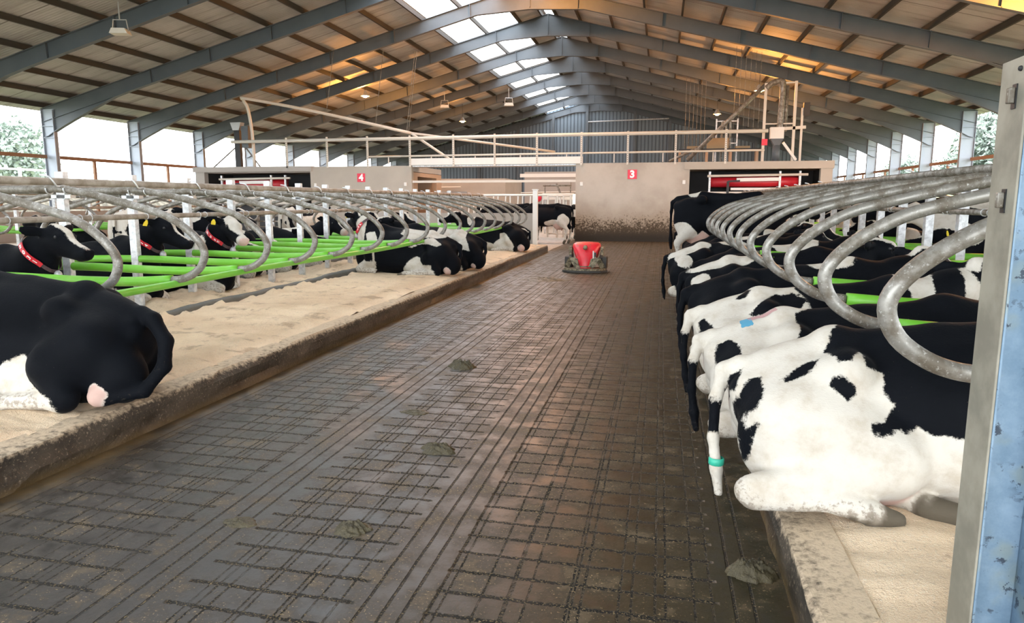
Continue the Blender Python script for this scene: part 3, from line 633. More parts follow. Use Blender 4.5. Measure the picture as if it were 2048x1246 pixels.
def loop_half(s, dz=0.0, k=1.0):     # one side of a divider, x measured from the post line toward the alley
    p = [(0, 1.815), (.55, 1.815), (1.0, 1.815), (1.22, 1.79), (1.5, 1.735), (1.95, 1.625), (2.2, 1.545), (2.40, 1.42), (2.515, 1.30), (2.545, 1.20), (2.50, 1.09), (2.40, 1.01), (2.30, .97), (2.19, .955)]
    return [(s * x * k, 0, z + dz) for x, z in p]
def make_divider(dz, seg, k=1.0):
    t = thing('cubicle_divider', 'x', 'cubicle divider')
    full = [p for p in loop_half(-1, dz, k)[::-1]] + loop_half(1, dz, k)[1:]
    mb = MB(); mb.tube(smooth_path(full, 4), .036, seg); mb.build('loop_tube', 'galv', t, True)
    g = [(-2.215, 0, .955 + dz), (-1.8, 0, .93 + dz), (-1.2, 0, .925 + dz), (0, 0, .95 + dz), (1.2, 0, .925 + dz), (1.8, 0, .93 + dz), (2.215, 0, .955 + dz)]
    g = [(x * .985 * k, y, z) for x, y, z in g]
    mb = MB(); mb.tube(smooth_path(g, 3), .047, seg); mb.build('flexible_tube', 'green', t, True)
    mb = MB(); x = .05; mb.prism([(-x, -x), (x, -x), (x, x * .4), (x * .4, x * .4), (x * .4, x), (-x, x)], .1, 1.72 + dz, 'Z'); mb.box((-.055, -.04, 1.72 + dz), (.055, .04, 2.03 + dz)); mb.build('post', 'galv_bright', t)
    mb = MB(); mb.box((-.13, -.04, 1.73 + dz), (.13, .04, 1.77 + dz)); mb.build('saddle', 'galv_bright', t)
    for s in (-1, 1):
        for dx in (.90, 1.10):
            mb = MB(); c = (s * dx, 0, 1.815 + dz)
            mb.tube([(c[0], .048 * math.cos(a), c[2] + .05 * math.sin(a)) for a in np.linspace(math.pi * .95, 2.05 * math.pi, 9)], .008, 5); mb.build('clamp', 'galv_bright', t, True)
    return t
def build_dividers():
    for (xp, dz, y0, n, row) in ((XPL, 0.0, 3.75, 18, 'head to head row beside the empty stall'), (XPR, .075, 3.0, 20, 'row behind the galvanised near post')):
        proto = None
        for i in range(n):
            if i % 9 == 0: proto = None
            if proto is None: o = proto = make_divider(dz, 14 if i < 9 else 8, 1.0 if xp < 0 else 1.06)
            else: o = copy_tree(proto)
            o.location = (xp, y0 + STALL * i, 0); o['label'] = 'curved cubicle divider with green tube, %s, %s from the near end' % ('empty stall row' if xp < 0 else 'row by the galvanised post', ORD[i])
            o['group'] = 'cubicle dividers'
        ye = y0 + STALL * (n - 1) + .4
        for s, nm in ((1, 'over the loops on its alley side' if xp < 0 else 'over the loops away from the alley'), (-1, 'over the loops on its far side' if xp < 0 else 'over the loops on its alley side')):
            t = thing('top_rail', 'long top pipe rail, %s, %s' % ('empty stall row' if xp < 0 else 'galvanised post row', 'alley side' if (xp < 0) == (s > 0) else 'far side'), 'rail', (xp + s * 1.0, 0, 1.885 + dz))
            mb = MB(); mb.tube([(0, y0 - 2, 0), (0, ye, 0)], .036, 12); mb.build('pipe', 'rail' if xp < 0 else 'galv', t, True)
            for i in range(n):
                y = y0 + STALL * i; mb = MB()
                mb.tube(smooth_path([(-.04, y - .16, .06), (.03, y - .13, .045), (.055, y - .10, -.01), (.05, y - .06, -.045), (.045, y + .02, -.04), (.045, y + .06, -.05)], 3), .009, 5)
                mb.build('clamp', 'galv_bright', t, True)
        t = thing('neck_rail', 'lower pipe rail fixed along the posts of the %s' % ('empty stall row' if xp < 0 else 'row by the galvanised post'), 'rail', (xp + (.1 if xp < 0 else -.1), 0, 1.50 + dz))
        mb = MB(); mb.tube([(0, y0 - 2, 0), (0, ye, 0)], .034, 12); mb.build('pipe', 'rail' if xp < 0 else 'galv', t, True)
        for i in range(n):
            mb = MB(); y = y0 + STALL * i
            for d in (.1, .25): mb.tube([(.04 * math.cos(a), y + d, .04 * math.sin(a)) for a in np.linspace(0, 2 * math.pi, 10)], .006, 4)
            mb.build('clamp', 'galv_bright', t, True)
    t = MB(); t.tube([(-4.5, y, .925 + .01 * math.sin(y)) for y in np.linspace(4.6, 22.9, 36)], .035, 12)
    tag(t.build('guide_tube', 'green', None, True), 'long green plastic tube running under the loop ends beside the empty stall', 'tube')
    # farther rows of stalls beyond the next passage, hedge side
    for (xp, y0, n, row) in ((-17.2, 6.0, 15, 'distant row near the open hedge side'),):
        proto = None
        for i in range(n):
            o = proto = make_divider(0, 6) if proto is None else proto
            if i: o = copy_tree(proto)
            o.location = (xp, y0 + 1.3 * i, 0); o['label'] = 'small curved cubicle divider, distant row by the hedge side, %s from near end' % ORD[i]; o['group'] = 'distant cubicle dividers'
        for z, nm in ((1.9, 'upper'), (1.5, 'lower')):
            for s in (-1, 1):
                mb = MB(); mb.tube([(xp + s, 4, z), (xp + s, y0 + n * 1.3, z)], .035, 6); tag(mb.build('stall_rail', 'rail', None, True), '%s brown pipe rail of the %s, %s' % (nm, row, 'hedge side' if s < 0 else 'alley side'), 'rail')
    mb = MB(); mb.grid(np.linspace(-20.2, -14.2, 20), np.linspace(4, 27, 60), lambda x, y: .26 + .03 * wob2(x * 3, y * 3)); tag(mb.build('sawdust_bedding', 'bedding', None, True), 'sawdust bedding of the distant row near the hedge side', 'bedding', None, 'stuff')
    mb = MB(); mb.box((-20.3, 4, 0), (-14.1, 27, .22)); o = mb.build('kerb', 'concrete'); o['kind'] = 'structure'
    mb = MB(); mb.box((-14.3, 27.4, 0), (-11.0, 27.6, 1.5)); struct('wall_passage', mb, 'concrete')
    # slatted gate deep in the left passage
    t = thing('slatted_gate', 'dark gate of horizontal bars at the end of the far passage', 'gate', (-13.6, 24.4, 0))
    for j in range(7): mb = MB(); mb.tube([(-1.2, 0, .35 + j * .2), (1.5, 0, .35 + j * .2)], .03, 6); mb.build('bar', 'galv', t, True)
    for x in (-1.2, 1.5): mb = MB(); mb.box((x - .04, -.04, 0), (x + .04, .04, 1.75)); mb.build('post', 'galv', t)
    # white feed barrier behind the low end wall
    t = thing('feed_barrier', 'white barred feed barrier and gate between the end wall and the wall with sign 3', 'barrier', (0, 30.2, 0))
    mb = MB(); mb.tube([(-8.6, 0, 1.95), (-3.65, 0, 1.95)], .05, 8); mb.build('top_bar', 'white_paint', t, True)
    for i in range(17):
        x = -8.5 + i * .27
        mb = MB(); mb.beam((x, 0, .35), (x + (.08 if i % 2 else 0), 0, 1.95), .05, .05); mb.build('bar', 'white_paint', t)
    t = thing('barred_gate', 'white barred gate hinged to the wall with sign 3', 'gate', (-3.66, 29.6, 0))
    for z in (.35, .75, 1.2, 1.9): mb = MB(); mb.tube([(-.95, 0, z), (0, 0, z)], .03, 8); mb.build('rail', 'cream_paint', t, True)
    for x in (-.95, -.55, -.3, 0): mb = MB(); mb.box((x - .035, -.035, .2), (x + .035, .035, 1.95)); mb.build('upright', 'cream_paint', t)
    mb = MB(); mb.box((0, -.05, 1.05), (.22, .05, 1.35)); mb.box((.05, -.06, 1.1), (.15, -.05, 1.3)); mb.build('latch', 'cream_paint', t)

def build_near_post():
    t = thing('stall_post', 'large weathered galvanised steel post in front of the lying cows', 'post', (.998, 2.325, 0))
    mb = MB(); h = 2.11
    mb.box((0, 0, .0), (.008, .165, h)); mb.build('flange', 'flange', t, bevel=.003); mb = MB(); mb.box((.008, .10, 0), (.165, .110, h)); mb.box((.008, -.001, 0), (.016, .10, h)); mb.box((.165, 0, 0), (.175, .165, h))
    mb.build('section', 'galv_section', t, bevel=.003)
    for z in (2.0, 1.70):
        mb = MB(); mb.box((-.004, .05, z - .035), (.0, .075, z + .035)); mb.build('slot', 'black_steel', t)
    mb = MB(); mb.sphere((-.002, .04, 2.075), .008, 8, 6); mb.build('hole', 'black_steel', t)
    for z in (2.01, 1.71):
        mb = MB(); mb.box((-.022, .052, z - .03), (-.004, .07, z + .015)); mb.build('lug', 'galv', t, bevel=.003)

def build_robot():
    t = thing('manure_robot', 'red mud-spattered manure collecting robot in the middle of the alley', 'robot', (-1.75, 17.35, 0))
    mb = MB()
    def ring(z, pts): return [(x, y, z) for x, y in pts]
    # tapering red shell: wide rounded top, narrow nose at the front bottom
    secs = []
    for z, wf, wb, yf, yb in ((.10, .13, .16, -.36, .5), (.22, .17, .24, -.34, .52), (.36, .24, .30, -.30, .53), (.5, .30, .33, -.22, .52), (.6, .345, .34, -.14, .5), (.66, .33, .33, -.06, .46), (.69, .27, .28, .02, .40), (.705, .12, .15, .1, .32)):
        n = 18; pts = []
        for i in range(n):
            a = 2 * math.pi * i / n; cx = math.copysign(abs(math.cos(a)) ** .55, math.cos(a)); sy = math.copysign(abs(math.sin(a)) ** .6, math.sin(a))
            wd = wf + (wb - wf) * (sy + 1) / 2; pts.append((cx * wd, (yf + yb) / 2 + sy * (yb - yf) / 2))
        secs.append(ring(z, pts))
    vs = [p for s in secs for p in s]; n = 18
    mb.add(vs, [(j * n + i, j * n + (i + 1) % n, (j + 1) * n + (i + 1) % n, (j + 1) * n + i) for j in range(len(secs) - 1) for i in range(n)] + [tuple((len(secs) - 1) * n + i for i in range(n))])
    mb.build('shell', 'robot_red', t, True)
    mb = MB(); mb.tube([(0, -.255, .585), (0, -.16, .60)], .05, 12); mb.build('front_knob', 'muddy_steel', t, True)
    # scraper blade and bowed bumper plates
    mb = MB(); pr = [(-.545, -.30), (-.40, -.46), (-.15, -.56), (.15, -.56), (.40, -.46), (.545, -.30), (.50, .1), (-.5, .1)]
    mb.prism(pr, .01, .055, 'Z'); mb.build('scraper', 'dark_rubber', t)
    mb = MB(); pr2 = [(x * .93, y * .93, ) for x, y in pr]; mb.prism(pr2, .055, .10, 'Z'); mb.build('scraper_rim', 'muddy_steel', t)
    mb = MB(); mb.prism([(-.29, .36), (-.16, .34), (-.12, .16), (.12, .16), (.16, .34), (.30, .36), (.16, .14), (-.2, .14)], -.47, -.40); mb.build('front_plate', 'muddy_steel', t)
    for s in (-1, 1):
        mb = MB(); mb.beam((s * .30, -.42, .36), (s * .44, -.30, .12), .12, .02, (0, 1, 0)); mb.beam((s * .3, -.42, .36), (s * .16, -.46, .14), .12, .02, (0, 1, 0)); mb.build('side_bracket', 'muddy_steel', t)
        mb = MB(); mb.box((s * .45 - .06, -.12, .08), (s * .45 + .06, .3, .36)); mb.build('side_guard', 'dark_rubber', t, bevel=.02)
        mb = MB(); mb.tube([(s * .33, .1, .22), (s * .41, .1, .22)], .21, 20); mb.build('wheel', 'dark_rubber', t, True)
        mb = MB(); mb.box((s * .385 - .04, .0, .36), (s * .385 + .04, .25, .60)); mb.build('side_box', 'muddy_steel', t, bevel=.02)
    mb = MB(); mb.box((.19, -.33, .34), (.22, -.31, .52)); mb.build('white_lever', 'white_paint', t)
    mb = MB(); mb.box((.22, -.30, .36), (.27, -.26, .48)); mb.build('dark_socket', 'black_steel', t)

def build_manure():
    for i, (x, y, r, h, lab) in enumerate(((-1.95, 6.9, .085, .055, 'dark manure pat on the alley midway to the robot'), (-1.45, 4.5, .085, .035, 'flattened manure clump near the centre strip of grooves'), (-1.52, 3.25, .06, .035, 'dark manure clump on the grooves in front'),
            (-2.4, 15.2, .34, .04, 'wide flat manure heap close to the robot'), (-2.15, 3.2, .06, .015, 'thin manure smear by the groove strip close to the camera'), (-1.9, 5.3, .07, .015, 'faint manure smear beyond the flattened clump'), (.46, 3.2, .07, .06, 'brown manure lump against the kerb under the tail of the front cow'))):
        mb = MB(); n, m = 44, 12; vs = [(0, 0, h)]; fs = []
        for j in range(1, m + 1):
            for k in range(n):
                a = 2 * math.pi * k / n; q = j / m; rr = r * q * (1 + .5 * wob2(math.cos(a) * 2 + i * 3, math.sin(a) * 2) + .25 * wob2(math.cos(a) * 6 + i, math.sin(a) * 6)); z = h * (1 - q ** 2.2) * (.8 + .5 * wob2(math.cos(a) * 4 * q + i, math.sin(a) * 4 * q) + .6 * wob2(math.cos(a) * 15 * q + i, math.sin(a) * 15 * q)) + .003
                vs.append((rr * math.cos(a) * 1.25, rr * math.sin(a), max(.002, z) if j < m else -.004))
        for k in range(n): fs.append((0, 1 + k, 1 + (k + 1) % n))
        for j in range(m - 1):
            for k in range(n): k2 = (k + 1) % n; fs.append((1 + j * n + k, 1 + (j + 1) * n + k, 1 + (j + 1) * n + k2, 1 + j * n + k2))
        mb.add(vs, fs); o = mb.build('manure_pat', 'manure', None, True); o.location = (x, y, 0); tag(o, lab, 'manure', 'manure on the alley')

def build_outside():
    # hedge bank beyond the open side, trees, fence
    mb = MB(); mb.grid(np.linspace(-38, -32, 14), np.linspace(10, 110, 90), lambda x, y: (3.15 + .2 * wob2(y * .4, x)) * max(0, 1 - ((x + 35) / 3.0) ** 2) ** .7 - .2 + .12 * wob2(y * 1.7, x * 3))
    tag(mb.build('hedge_bank', 'bank', None, True), 'low brownish hedge bank outside the open side', 'hedge')
    def tree(x, y, z0, h, cr, lab, seed, n=2400):
        r = random.Random(seed); t = thing('tree', lab, 'tree', (x, y, z0), 0, 'trees outside the barn')
        mb = MB(); mb.tube([(0, 0, -.5), (.1, 0, h * .3), (0, .1, h * .7)], [.22, .17, .08], 8); mb.build('trunk', 'bark', t, True)
        mb = MB()
        for i in range(n):
            while True:
                p = Vector((r.uniform(-1, 1), r.uniform(-1, 1), r.uniform(-1, 1)))
                if .35 < p.length < 1: break
            lob = .8 + .3 * math.sin(p.x * 5 + seed) * math.cos(p.y * 4 + p.z * 3)
            c = Vector((p.x * cr * lob, p.y * cr * lob, h * .6 + p.z * h * .42 * lob)); s = cr * r.uniform(.04, .08)
            for q in range(3):
                u = Vector((r.gauss(0, 1), r.gauss(0, 1), r.gauss(0, 1))).normalized(); v = u.orthogonal().normalized()
                o = c + Vector((r.gauss(0, s * 1.2), r.gauss(0, s * 1.2), r.gauss(0, s * 1.2)))
                mb.add([o - u * s, o + v * s * .5, o + u * s, o - v * s * .5], [(0, 1, 2, 3)])
        mb.build('foliage', 'leaf', t)
    tree(-50, 47, 1.2, 6.6, 3.4, 'pale green tree in the field beyond the hedge bank', 3)
    tree(-57, 57, 1.0, 3.6, 2.4, 'low bush beside the field tree', 5, 700)
    tree(25.5, 60, .5, 8.6, 4.2, 'large tree outside beside the galvanised post', 7, 3200)
    tree(36.5, 100, 1, 7.5, 3.6, 'distant tree between the columns of the plain slope side', 9); tree(38, 125, 1, 8, 4, 'farther tree between the columns of the plain slope side', 11)
    t = thing('field_fence', 'white post and rail fence in the field by the pale tree', 'fence', (-45.5, 38, 0))
    for i in range(6): mb = MB(); mb.box((-.08, i * 3 - .08, 1.5), (.08, i * 3 + .08, 4.1)); mb.build('post', 'white_paint', t)
    for z in (3.3, 3.9): mb = MB(); mb.box((-.05, 0, z), (.05, 15, z + .14)); mb.build('rail', 'white_paint', t)
# ------------------------------------------------------------------ cows: smooth union of tapered limbs, one continuous skin per animal
def _cap(P, a, b, r1, r2):
    a = np.array(a, float); b = np.array(b, float); ab = b - a; L = float(ab @ ab) + 1e-9
    q = P - a; t = np.clip((q @ ab) / L, 0, 1); return np.linalg.norm(q - t[..., None] * ab, axis=-1) - (r1 + (r2 - r1) * t)
def _ell(P, c, r, M=None):
    q = P - np.array(c, float)
    if M is not None: q = q @ M
    r = np.array(r, float); k0 = np.linalg.norm(q / r, axis=-1); k1 = np.linalg.norm(q / (r * r), axis=-1) + 1e-9
    return k0 * (k0 - 1) / k1
def prim_d(p, P): return _cap(P, *p[1:5]) if p[0] == 'C' else _ell(P, *p[1:4])
def prim_box(p):
    if p[0] == 'C':
        a, b = np.array(p[1]), np.array(p[2]); r = max(p[3], p[4]); return np.minimum(a, b) - r, np.maximum(a, b) + r
    c = np.array(p[1]); r = max(p[2]) if p[3] is not None else np.array(p[2]); return c - r, c + r
def skin(prims, res):
    # prims: (kind, a.., region, k); smooth union on a grid, then surface nets
    los, his = zip(*[prim_box(p) for p in prims]); lo = np.min(los, 0) - 3 * res - .03; hi = np.max(his, 0) + 3 * res + .03
    n = np.ceil((hi - lo) / res).astype(int) + 1
    D = np.full(n, .6); ax = [lo[i] + res * np.arange(n[i]) for i in range(3)]
    for p, l, h in zip(prims, los, his):
        k = p[-1]; m = k + .05
        i0 = np.maximum(0, ((l - m - lo) / res).astype(int)); i1 = np.minimum(n, ((h + m - lo) / res).astype(int) + 2)
        sl = tuple(slice(a, b) for a, b in zip(i0, i1))
        G = np.stack(np.meshgrid(*[ax[i][sl[i]] for i in range(3)], indexing='ij'), -1)
        d = prim_d(p, G); c = D[sl]; hh = np.clip(.5 + .5 * (c - d) / k, 0, 1); D[sl] = c * (1 - hh) + d * hh - k * hh * (1 - hh)
    S = D < 0; cor = [(i, j, k) for i in (0, 1) for j in (0, 1) for k in (0, 1)]
    sh = lambda A, c: A[c[0]:n[0] - 1 + c[0], c[1]:n[1] - 1 + c[1], c[2]:n[2] - 1 + c[2]]
    cnt = sum(sh(S, c).astype(np.int8) for c in cor); act = (cnt > 0) & (cnt < 8); idx = np.argwhere(act)
    ids = np.full(act.shape, -1, int); ids[act] = np.arange(len(idx))
    vals = {c: D[idx[:, 0] + c[0], idx[:, 1] + c[1], idx[:, 2] + c[2]] for c in cor}
    acc = np.zeros((len(idx), 3)); num = np.zeros(len(idx))
    for a in cor:
        for axn in range(3):
            if a[axn]: continue
            b = list(a); b[axn] = 1; b = tuple(b); va, vb = vals[a], vals[b]; cr = (va < 0) != (vb < 0)
            t = np.where(cr, va / np.where(cr, va - vb, 1), 0); pt = np.tile(np.array(a, float), (len(idx), 1)); pt[:, axn] = t
            acc += pt * cr[:, None]; num += cr
    V = lo + res * (idx + acc / num[:, None]); F = []
    for axn in range(3):
        o1, o2 = [(1, 2), (2, 0), (0, 1)][axn]
        s0 = [slice(None)] * 3; s1 = [slice(None)] * 3; s0[axn] = slice(0, n[axn] - 1); s1[axn] = slice(1, n[axn])
        for o in (o1, o2): s0[o] = slice(1, n[o] - 1); s1[o] = slice(1, n[o] - 1)
        A, B = S[tuple(s0)], S[tuple(s1)]; e = np.argwhere(A != B); flip = A[A != B]
        base = e.copy(); base[:, o1] += 1; base[:, o2] += 1
        def cell(d1, d2):
            c = base.copy(); c[:, o1] += d1; c[:, o2] += d2; return ids[c[:, 0], c[:, 1], c[:, 2]]
        q = np.stack([cell(-1, -1), cell(0, -1), cell(0, 0), cell(-1, 0)], 1); q[~flip] = q[~flip][:, ::-1]; F.append(q)
    return V, np.concatenate(F)

def rotz(a): c, s = math.cos(a), math.sin(a); return np.array([[c, -s, 0], [s, c, 0], [0, 0, 1.0]])
def head_frame(base, yaw, pitch):
    u = np.array([math.cos(pitch) * math.cos(yaw), math.cos(pitch) * math.sin(yaw), -math.sin(pitch)]); v = np.array([-math.sin(yaw), math.cos(yaw), 0]); w = np.cross(u, v)
    return np.array(base, float), u, v, w
def head_prims(hf, ear=(.02, 0)):
    o, u, v, w = hf; L = lambda a, b, c: tuple(o + u * a + v * b + w * c); M = np.stack([u, v, w], 1); P = []
    P.append(('E', L(.07, 0, .0), (.16, .105, .125), M, 'head', .05)); P.append(('C', L(.06, 0, -.01), L(.36, 0, -.03), .105, .07, 'head', .06))
    P.append(('E', L(.43, 0, -.035), (.085, .078, .068), M, 'head', .04)); P.append(('C', L(.06, 0, -.11), L(.38, 0, -.08), .06, .045, 'head', .05))
    P.append(('C', L(-.03, 0, .085), L(.14, 0, .085), .06, .05, 'head', .05))
    for s in (-1, 1):
        P.append(('E', L(.13, s * .085, .055), (.045, .03, .035), M, 'head', .03)); P.append(('E', L(.47, s * .045, .0), (.03, .025, .03), M, 'head', .02))
        e = (u * (-.45) + v * s * .95 + w * ear[0]); e /= np.linalg.norm(e); up = np.cross(e, u); up /= np.linalg.norm(up); th = np.cross(up, e)
        P.append(('C', L(-.03, s * .08, .05), tuple(o + u * -.05 + v * s * .12 + w * .05), .04, .035, 'head', .03))
        P.append(('E', tuple(o + u * -.04 + v * s * .10 + w * .05 + e * .11), (.115, .062, .022), np.stack([e, up, th], 1), 'head', .03))
    return P
def lying(side=1, var='A', head=(0, .25), neck=(2.02, 0, .90), tail='down2', fat=1.0, hoof_out=True, udder=1.0):
    s = side; P = []; E = lambda c, r, g='body', k=.10: P.append(('E', c, r, None, g, k)); C = lambda a, b, r1, r2, g='body', k=.08: P.append(('C', a, b, r1, r2, g, k))
    E((1.02, 0, .43), (.66, .40 * fat, .40)); E((1.02, s * .03, .24), (.60, .42 * fat, .26)); E((1.46, 0, .47), (.36, .30, .42)); E((.40, 0, .41), (.42, .28, .32))
    C((.08, 0, .57), (.48, 0, .71), .075, .085, 'body', .07); C((.48, 0, .71), (.95, 0, .745), .09, .08, 'body', .07); C((.95, 0, .745), (1.42, 0, .82), .08, .09, 'body', .07); C((1.42, 0, .82), (1.68, 0, .75), .10, .12)
    for q in (-1, 1):
        C((.50, q * .23, .65), (.47, 0, .71), .055, .07, 'body', .08); E((.50, q * .225, .64), (.085, .055, .06), 'body', .09)
        C((.50, q * .23, .63), (.06, q * .11, .49), .05, .05, 'body', .11); E((.05, q * .11, .49), (.06, .05, .06), 'body', .06)
        E((1.45, q * .24, .40), (.26, .11, .30), 'body', .1)
        C((1.50, q * .24, .24), (1.84, q * .19, .10), .10, .065, 'shin', .06); C((1.84, q * .19, .085), (1.52, q * .30, .06), .06, .045, 'shin', .04)
    E((.36, s * .25, .28), (.35, .17, .28), 'body', .1); E((.38, -s * .24, .25), (.36, .17, .25), 'body', .1)
    if var == 'A':       # hock drawn back under the rump, cannon forward
        C((.24, s * .24, .37), (.68, s * .36, .28), .19, .125, 'body', .1); C((.68, s * .38, .22), (.12, s * .455, .13), .115, .065, 'body', .07)
        E((.06, s * .465, .105), (.085, .062, .075), 'shin', .05); C((.07, s * .475, .075), (.42, s * .48, .085), .057, .045, 'shin', .025)
        E((.45, s * .485, .09), (.07, .055, .06), 'shin', .03); C((.47, s * .49, .085), (.57, s * .495, .06), .048, .052, 'shin', .03); C((.56, s * .495, .055), (.68, s * .49, .03), .058, .038, 'hoof', .02)
        E((.49, s * .52, .05), (.028, .02, .028), 'hoof', .015)
        E((.56, s * .30, .15), (.24, .13, .14), 'udder', .06)
        if hoof_out: C((.66, s * .22, .06), (.84, s * .37, .055), .06, .05, 'shin', .03); C((.83, s * .37, .05), (.96, s * .43, .045), .06, .055, 'hoof', .02)
    else:                # thigh upright, hock well forward, udder shows behind it
        C((.24, s * .26, .40), (.42, s * .40, .31), .20, .14, 'body', .1); C((.41, s * .42, .28), (.29, s * .47, .10), .125, .085, 'body', .07)
        E((.29, s * .47, .085), (.085, .065, .08), 'body', .05); C((.32, s * .49, .085), (.72, s * .54, .06), .065, .045, 'shin', .05)
        C((.72, s * .54, .06), (.86, s * .56, .05), .05, .05, 'shin', .03); C((.84, s * .56, .04), (.95, s * .57, .03), .055, .04, 'hoof', .02)
        E((.11, s * (.30 + .09 * udder), .09), (.085 * udder, .09 * udder, .09 * udder), 'udder', .04); E((.66, s * .34, .16), (.28, .14, .16), 'belly', .08); E((.04, s * .22, .20), (.16, .16, .19), 'body', .08)
    E((1.74, 0, .30), (.22, .18, .26)); C((1.56, 0, .58), (neck[0] - .18, neck[1] * .6, neck[2] - .10), .25, .165, 'body', .1); C((neck[0] - .18, neck[1] * .6, neck[2] - .10), neck, .165, .12, 'body', .06)
    C((1.78, 0, .34), (neck[0] - .02, neck[1], neck[2] - .12), .13, .07, 'body', .08)
    hf = head_frame((neck[0] + .03, neck[1], neck[2] + .03), head[0], head[1]); P += head_prims(hf)
    if tail == 'down': T = [(.03, 0, .60), (-.05, .01 * s, .565), (-.09, .03 * s, .42), (-.095, .06 * s, .22), (-.075, .09 * s, .06), (-.06, .11 * s, -.06)]
    elif tail == 'curl': T = [(.03, 0, .60), (-.07, .02 * s, .56), (-.19, .06 * s, .42), (-.225, .14 * s, .26), (-.15, .26 * s, .11), (.06, .37 * s, .06)]
    else: T = [(.03, 0, .57), (-.06, .02 * s, .52), (-.09, .08 * s, .36), (-.06, .2 * s, .15), (.02, .3 * s, .05)]
    rr = [.052, .044, .03, .027, .03, .024] if tail != 'curl' else [.055, .052, .048, .045, .042, .03]
    for i in range(len(T) - 1): C(T[i], T[i + 1], rr[i], rr[i + 1], 'tail' if i > 1 else 'body', .03)
    return P, hf, T
def standing(side=1, head=(0, .5), neck=(2.05, 0, 1.35), step=.0):
    P = []; E = lambda c, r, g='body', k=.10: P.append(('E', c, r, None, g, k)); C = lambda a, b, r1, r2, g='body', k=.08: P.append(('C', a, b, r1, r2, g, k))
    E((1.0, 0, 1.02), (.68, .33, .37)); E((1.45, 0, 1.02), (.34, .26, .38)); E((.38, 0, 1.15), (.38, .25, .28))
    C((.06, 0, 1.38), (.5, 0, 1.45), .075, .08, 'body', .07); C((.5, 0, 1.45), (1.0, 0, 1.41), .08, .08, 'body', .07); C((1.0, 0, 1.41), (1.5, 0, 1.46), .08, .08, 'body', .07)
    for q in (-1, 1):
        f = step * q
        E((.5, q * .24, 1.39), (.08, .05, .06), 'body', .05); C((.5, q * .23, 1.38), (.04, q * .12, 1.27), .05, .05, 'body', .11); E((.03, q * .12, 1.26), (.06, .05, .06), 'body', .06)
        E((.26, q * .17, 1.02), (.28, .13, .36), 'body', .1); C((.32 + f, q * .2, .88), (.10 + f, q * .2, .60), .14, .07, 'body', .08)
        E((.06 + f, q * .2, .56), (.06, .05, .085), 'shin', .04); C((.07 + f, q * .2, .54), (.12 + f, q * .2, .16), .048, .042, 'shin', .03); C((.12 + f, q * .2, .14), (.17 + f, q * .2, .05), .05, .055, 'hoof', .02)
        E((1.48, q * .2, .98), (.24, .1, .34), 'body', .1); C((1.52 - f, q * .19, .86), (1.5 - f, q * .18, .5), .115, .06, 'body', .08); E((1.51 - f, q * .18, .48), (.055, .05, .065), 'shin', .03)
        C((1.5 - f, q * .18, .48), (1.5 - f, q * .18, .15), .045, .04, 'shin', .03); C((1.5 - f, q * .18, .14), (1.55 - f, q * .18, .05), .05, .055, 'hoof', .02)
    E((.42, 0, .72), (.26, .19, .19), 'udder', .07)
    for x in (.34, .52):
        for q in (-.09, .09): C((x, q, .56), (x, q, .50), .022, .018, 'udder', .02)
    E((1.74, 0, 1.0), (.2, .16, .26)); C((1.55, 0, 1.2), neck, .24, .125, 'body', .1); C((1.76, 0, 1.0), (neck[0], neck[1], neck[2] - .13), .12, .07, 'body', .1)
    hf = head_frame((neck[0] + .03, neck[1], neck[2] + .03), head[0], head[1]); P += head_prims(hf)
    T = [(.02, 0, 1.39), (-.06, 0, 1.33), (-.085, .01, 1.15), (-.085, .02, .85), (-.08, .03, .62), (-.07, .03, .45)]; rr = [.05, .04, .028, .025, .04, .03]
    for i in range(5): C(T[i], T[i + 1], rr[i], rr[i + 1], 'tail' if i > 1 else 'body', .03)
    return P, hf, T

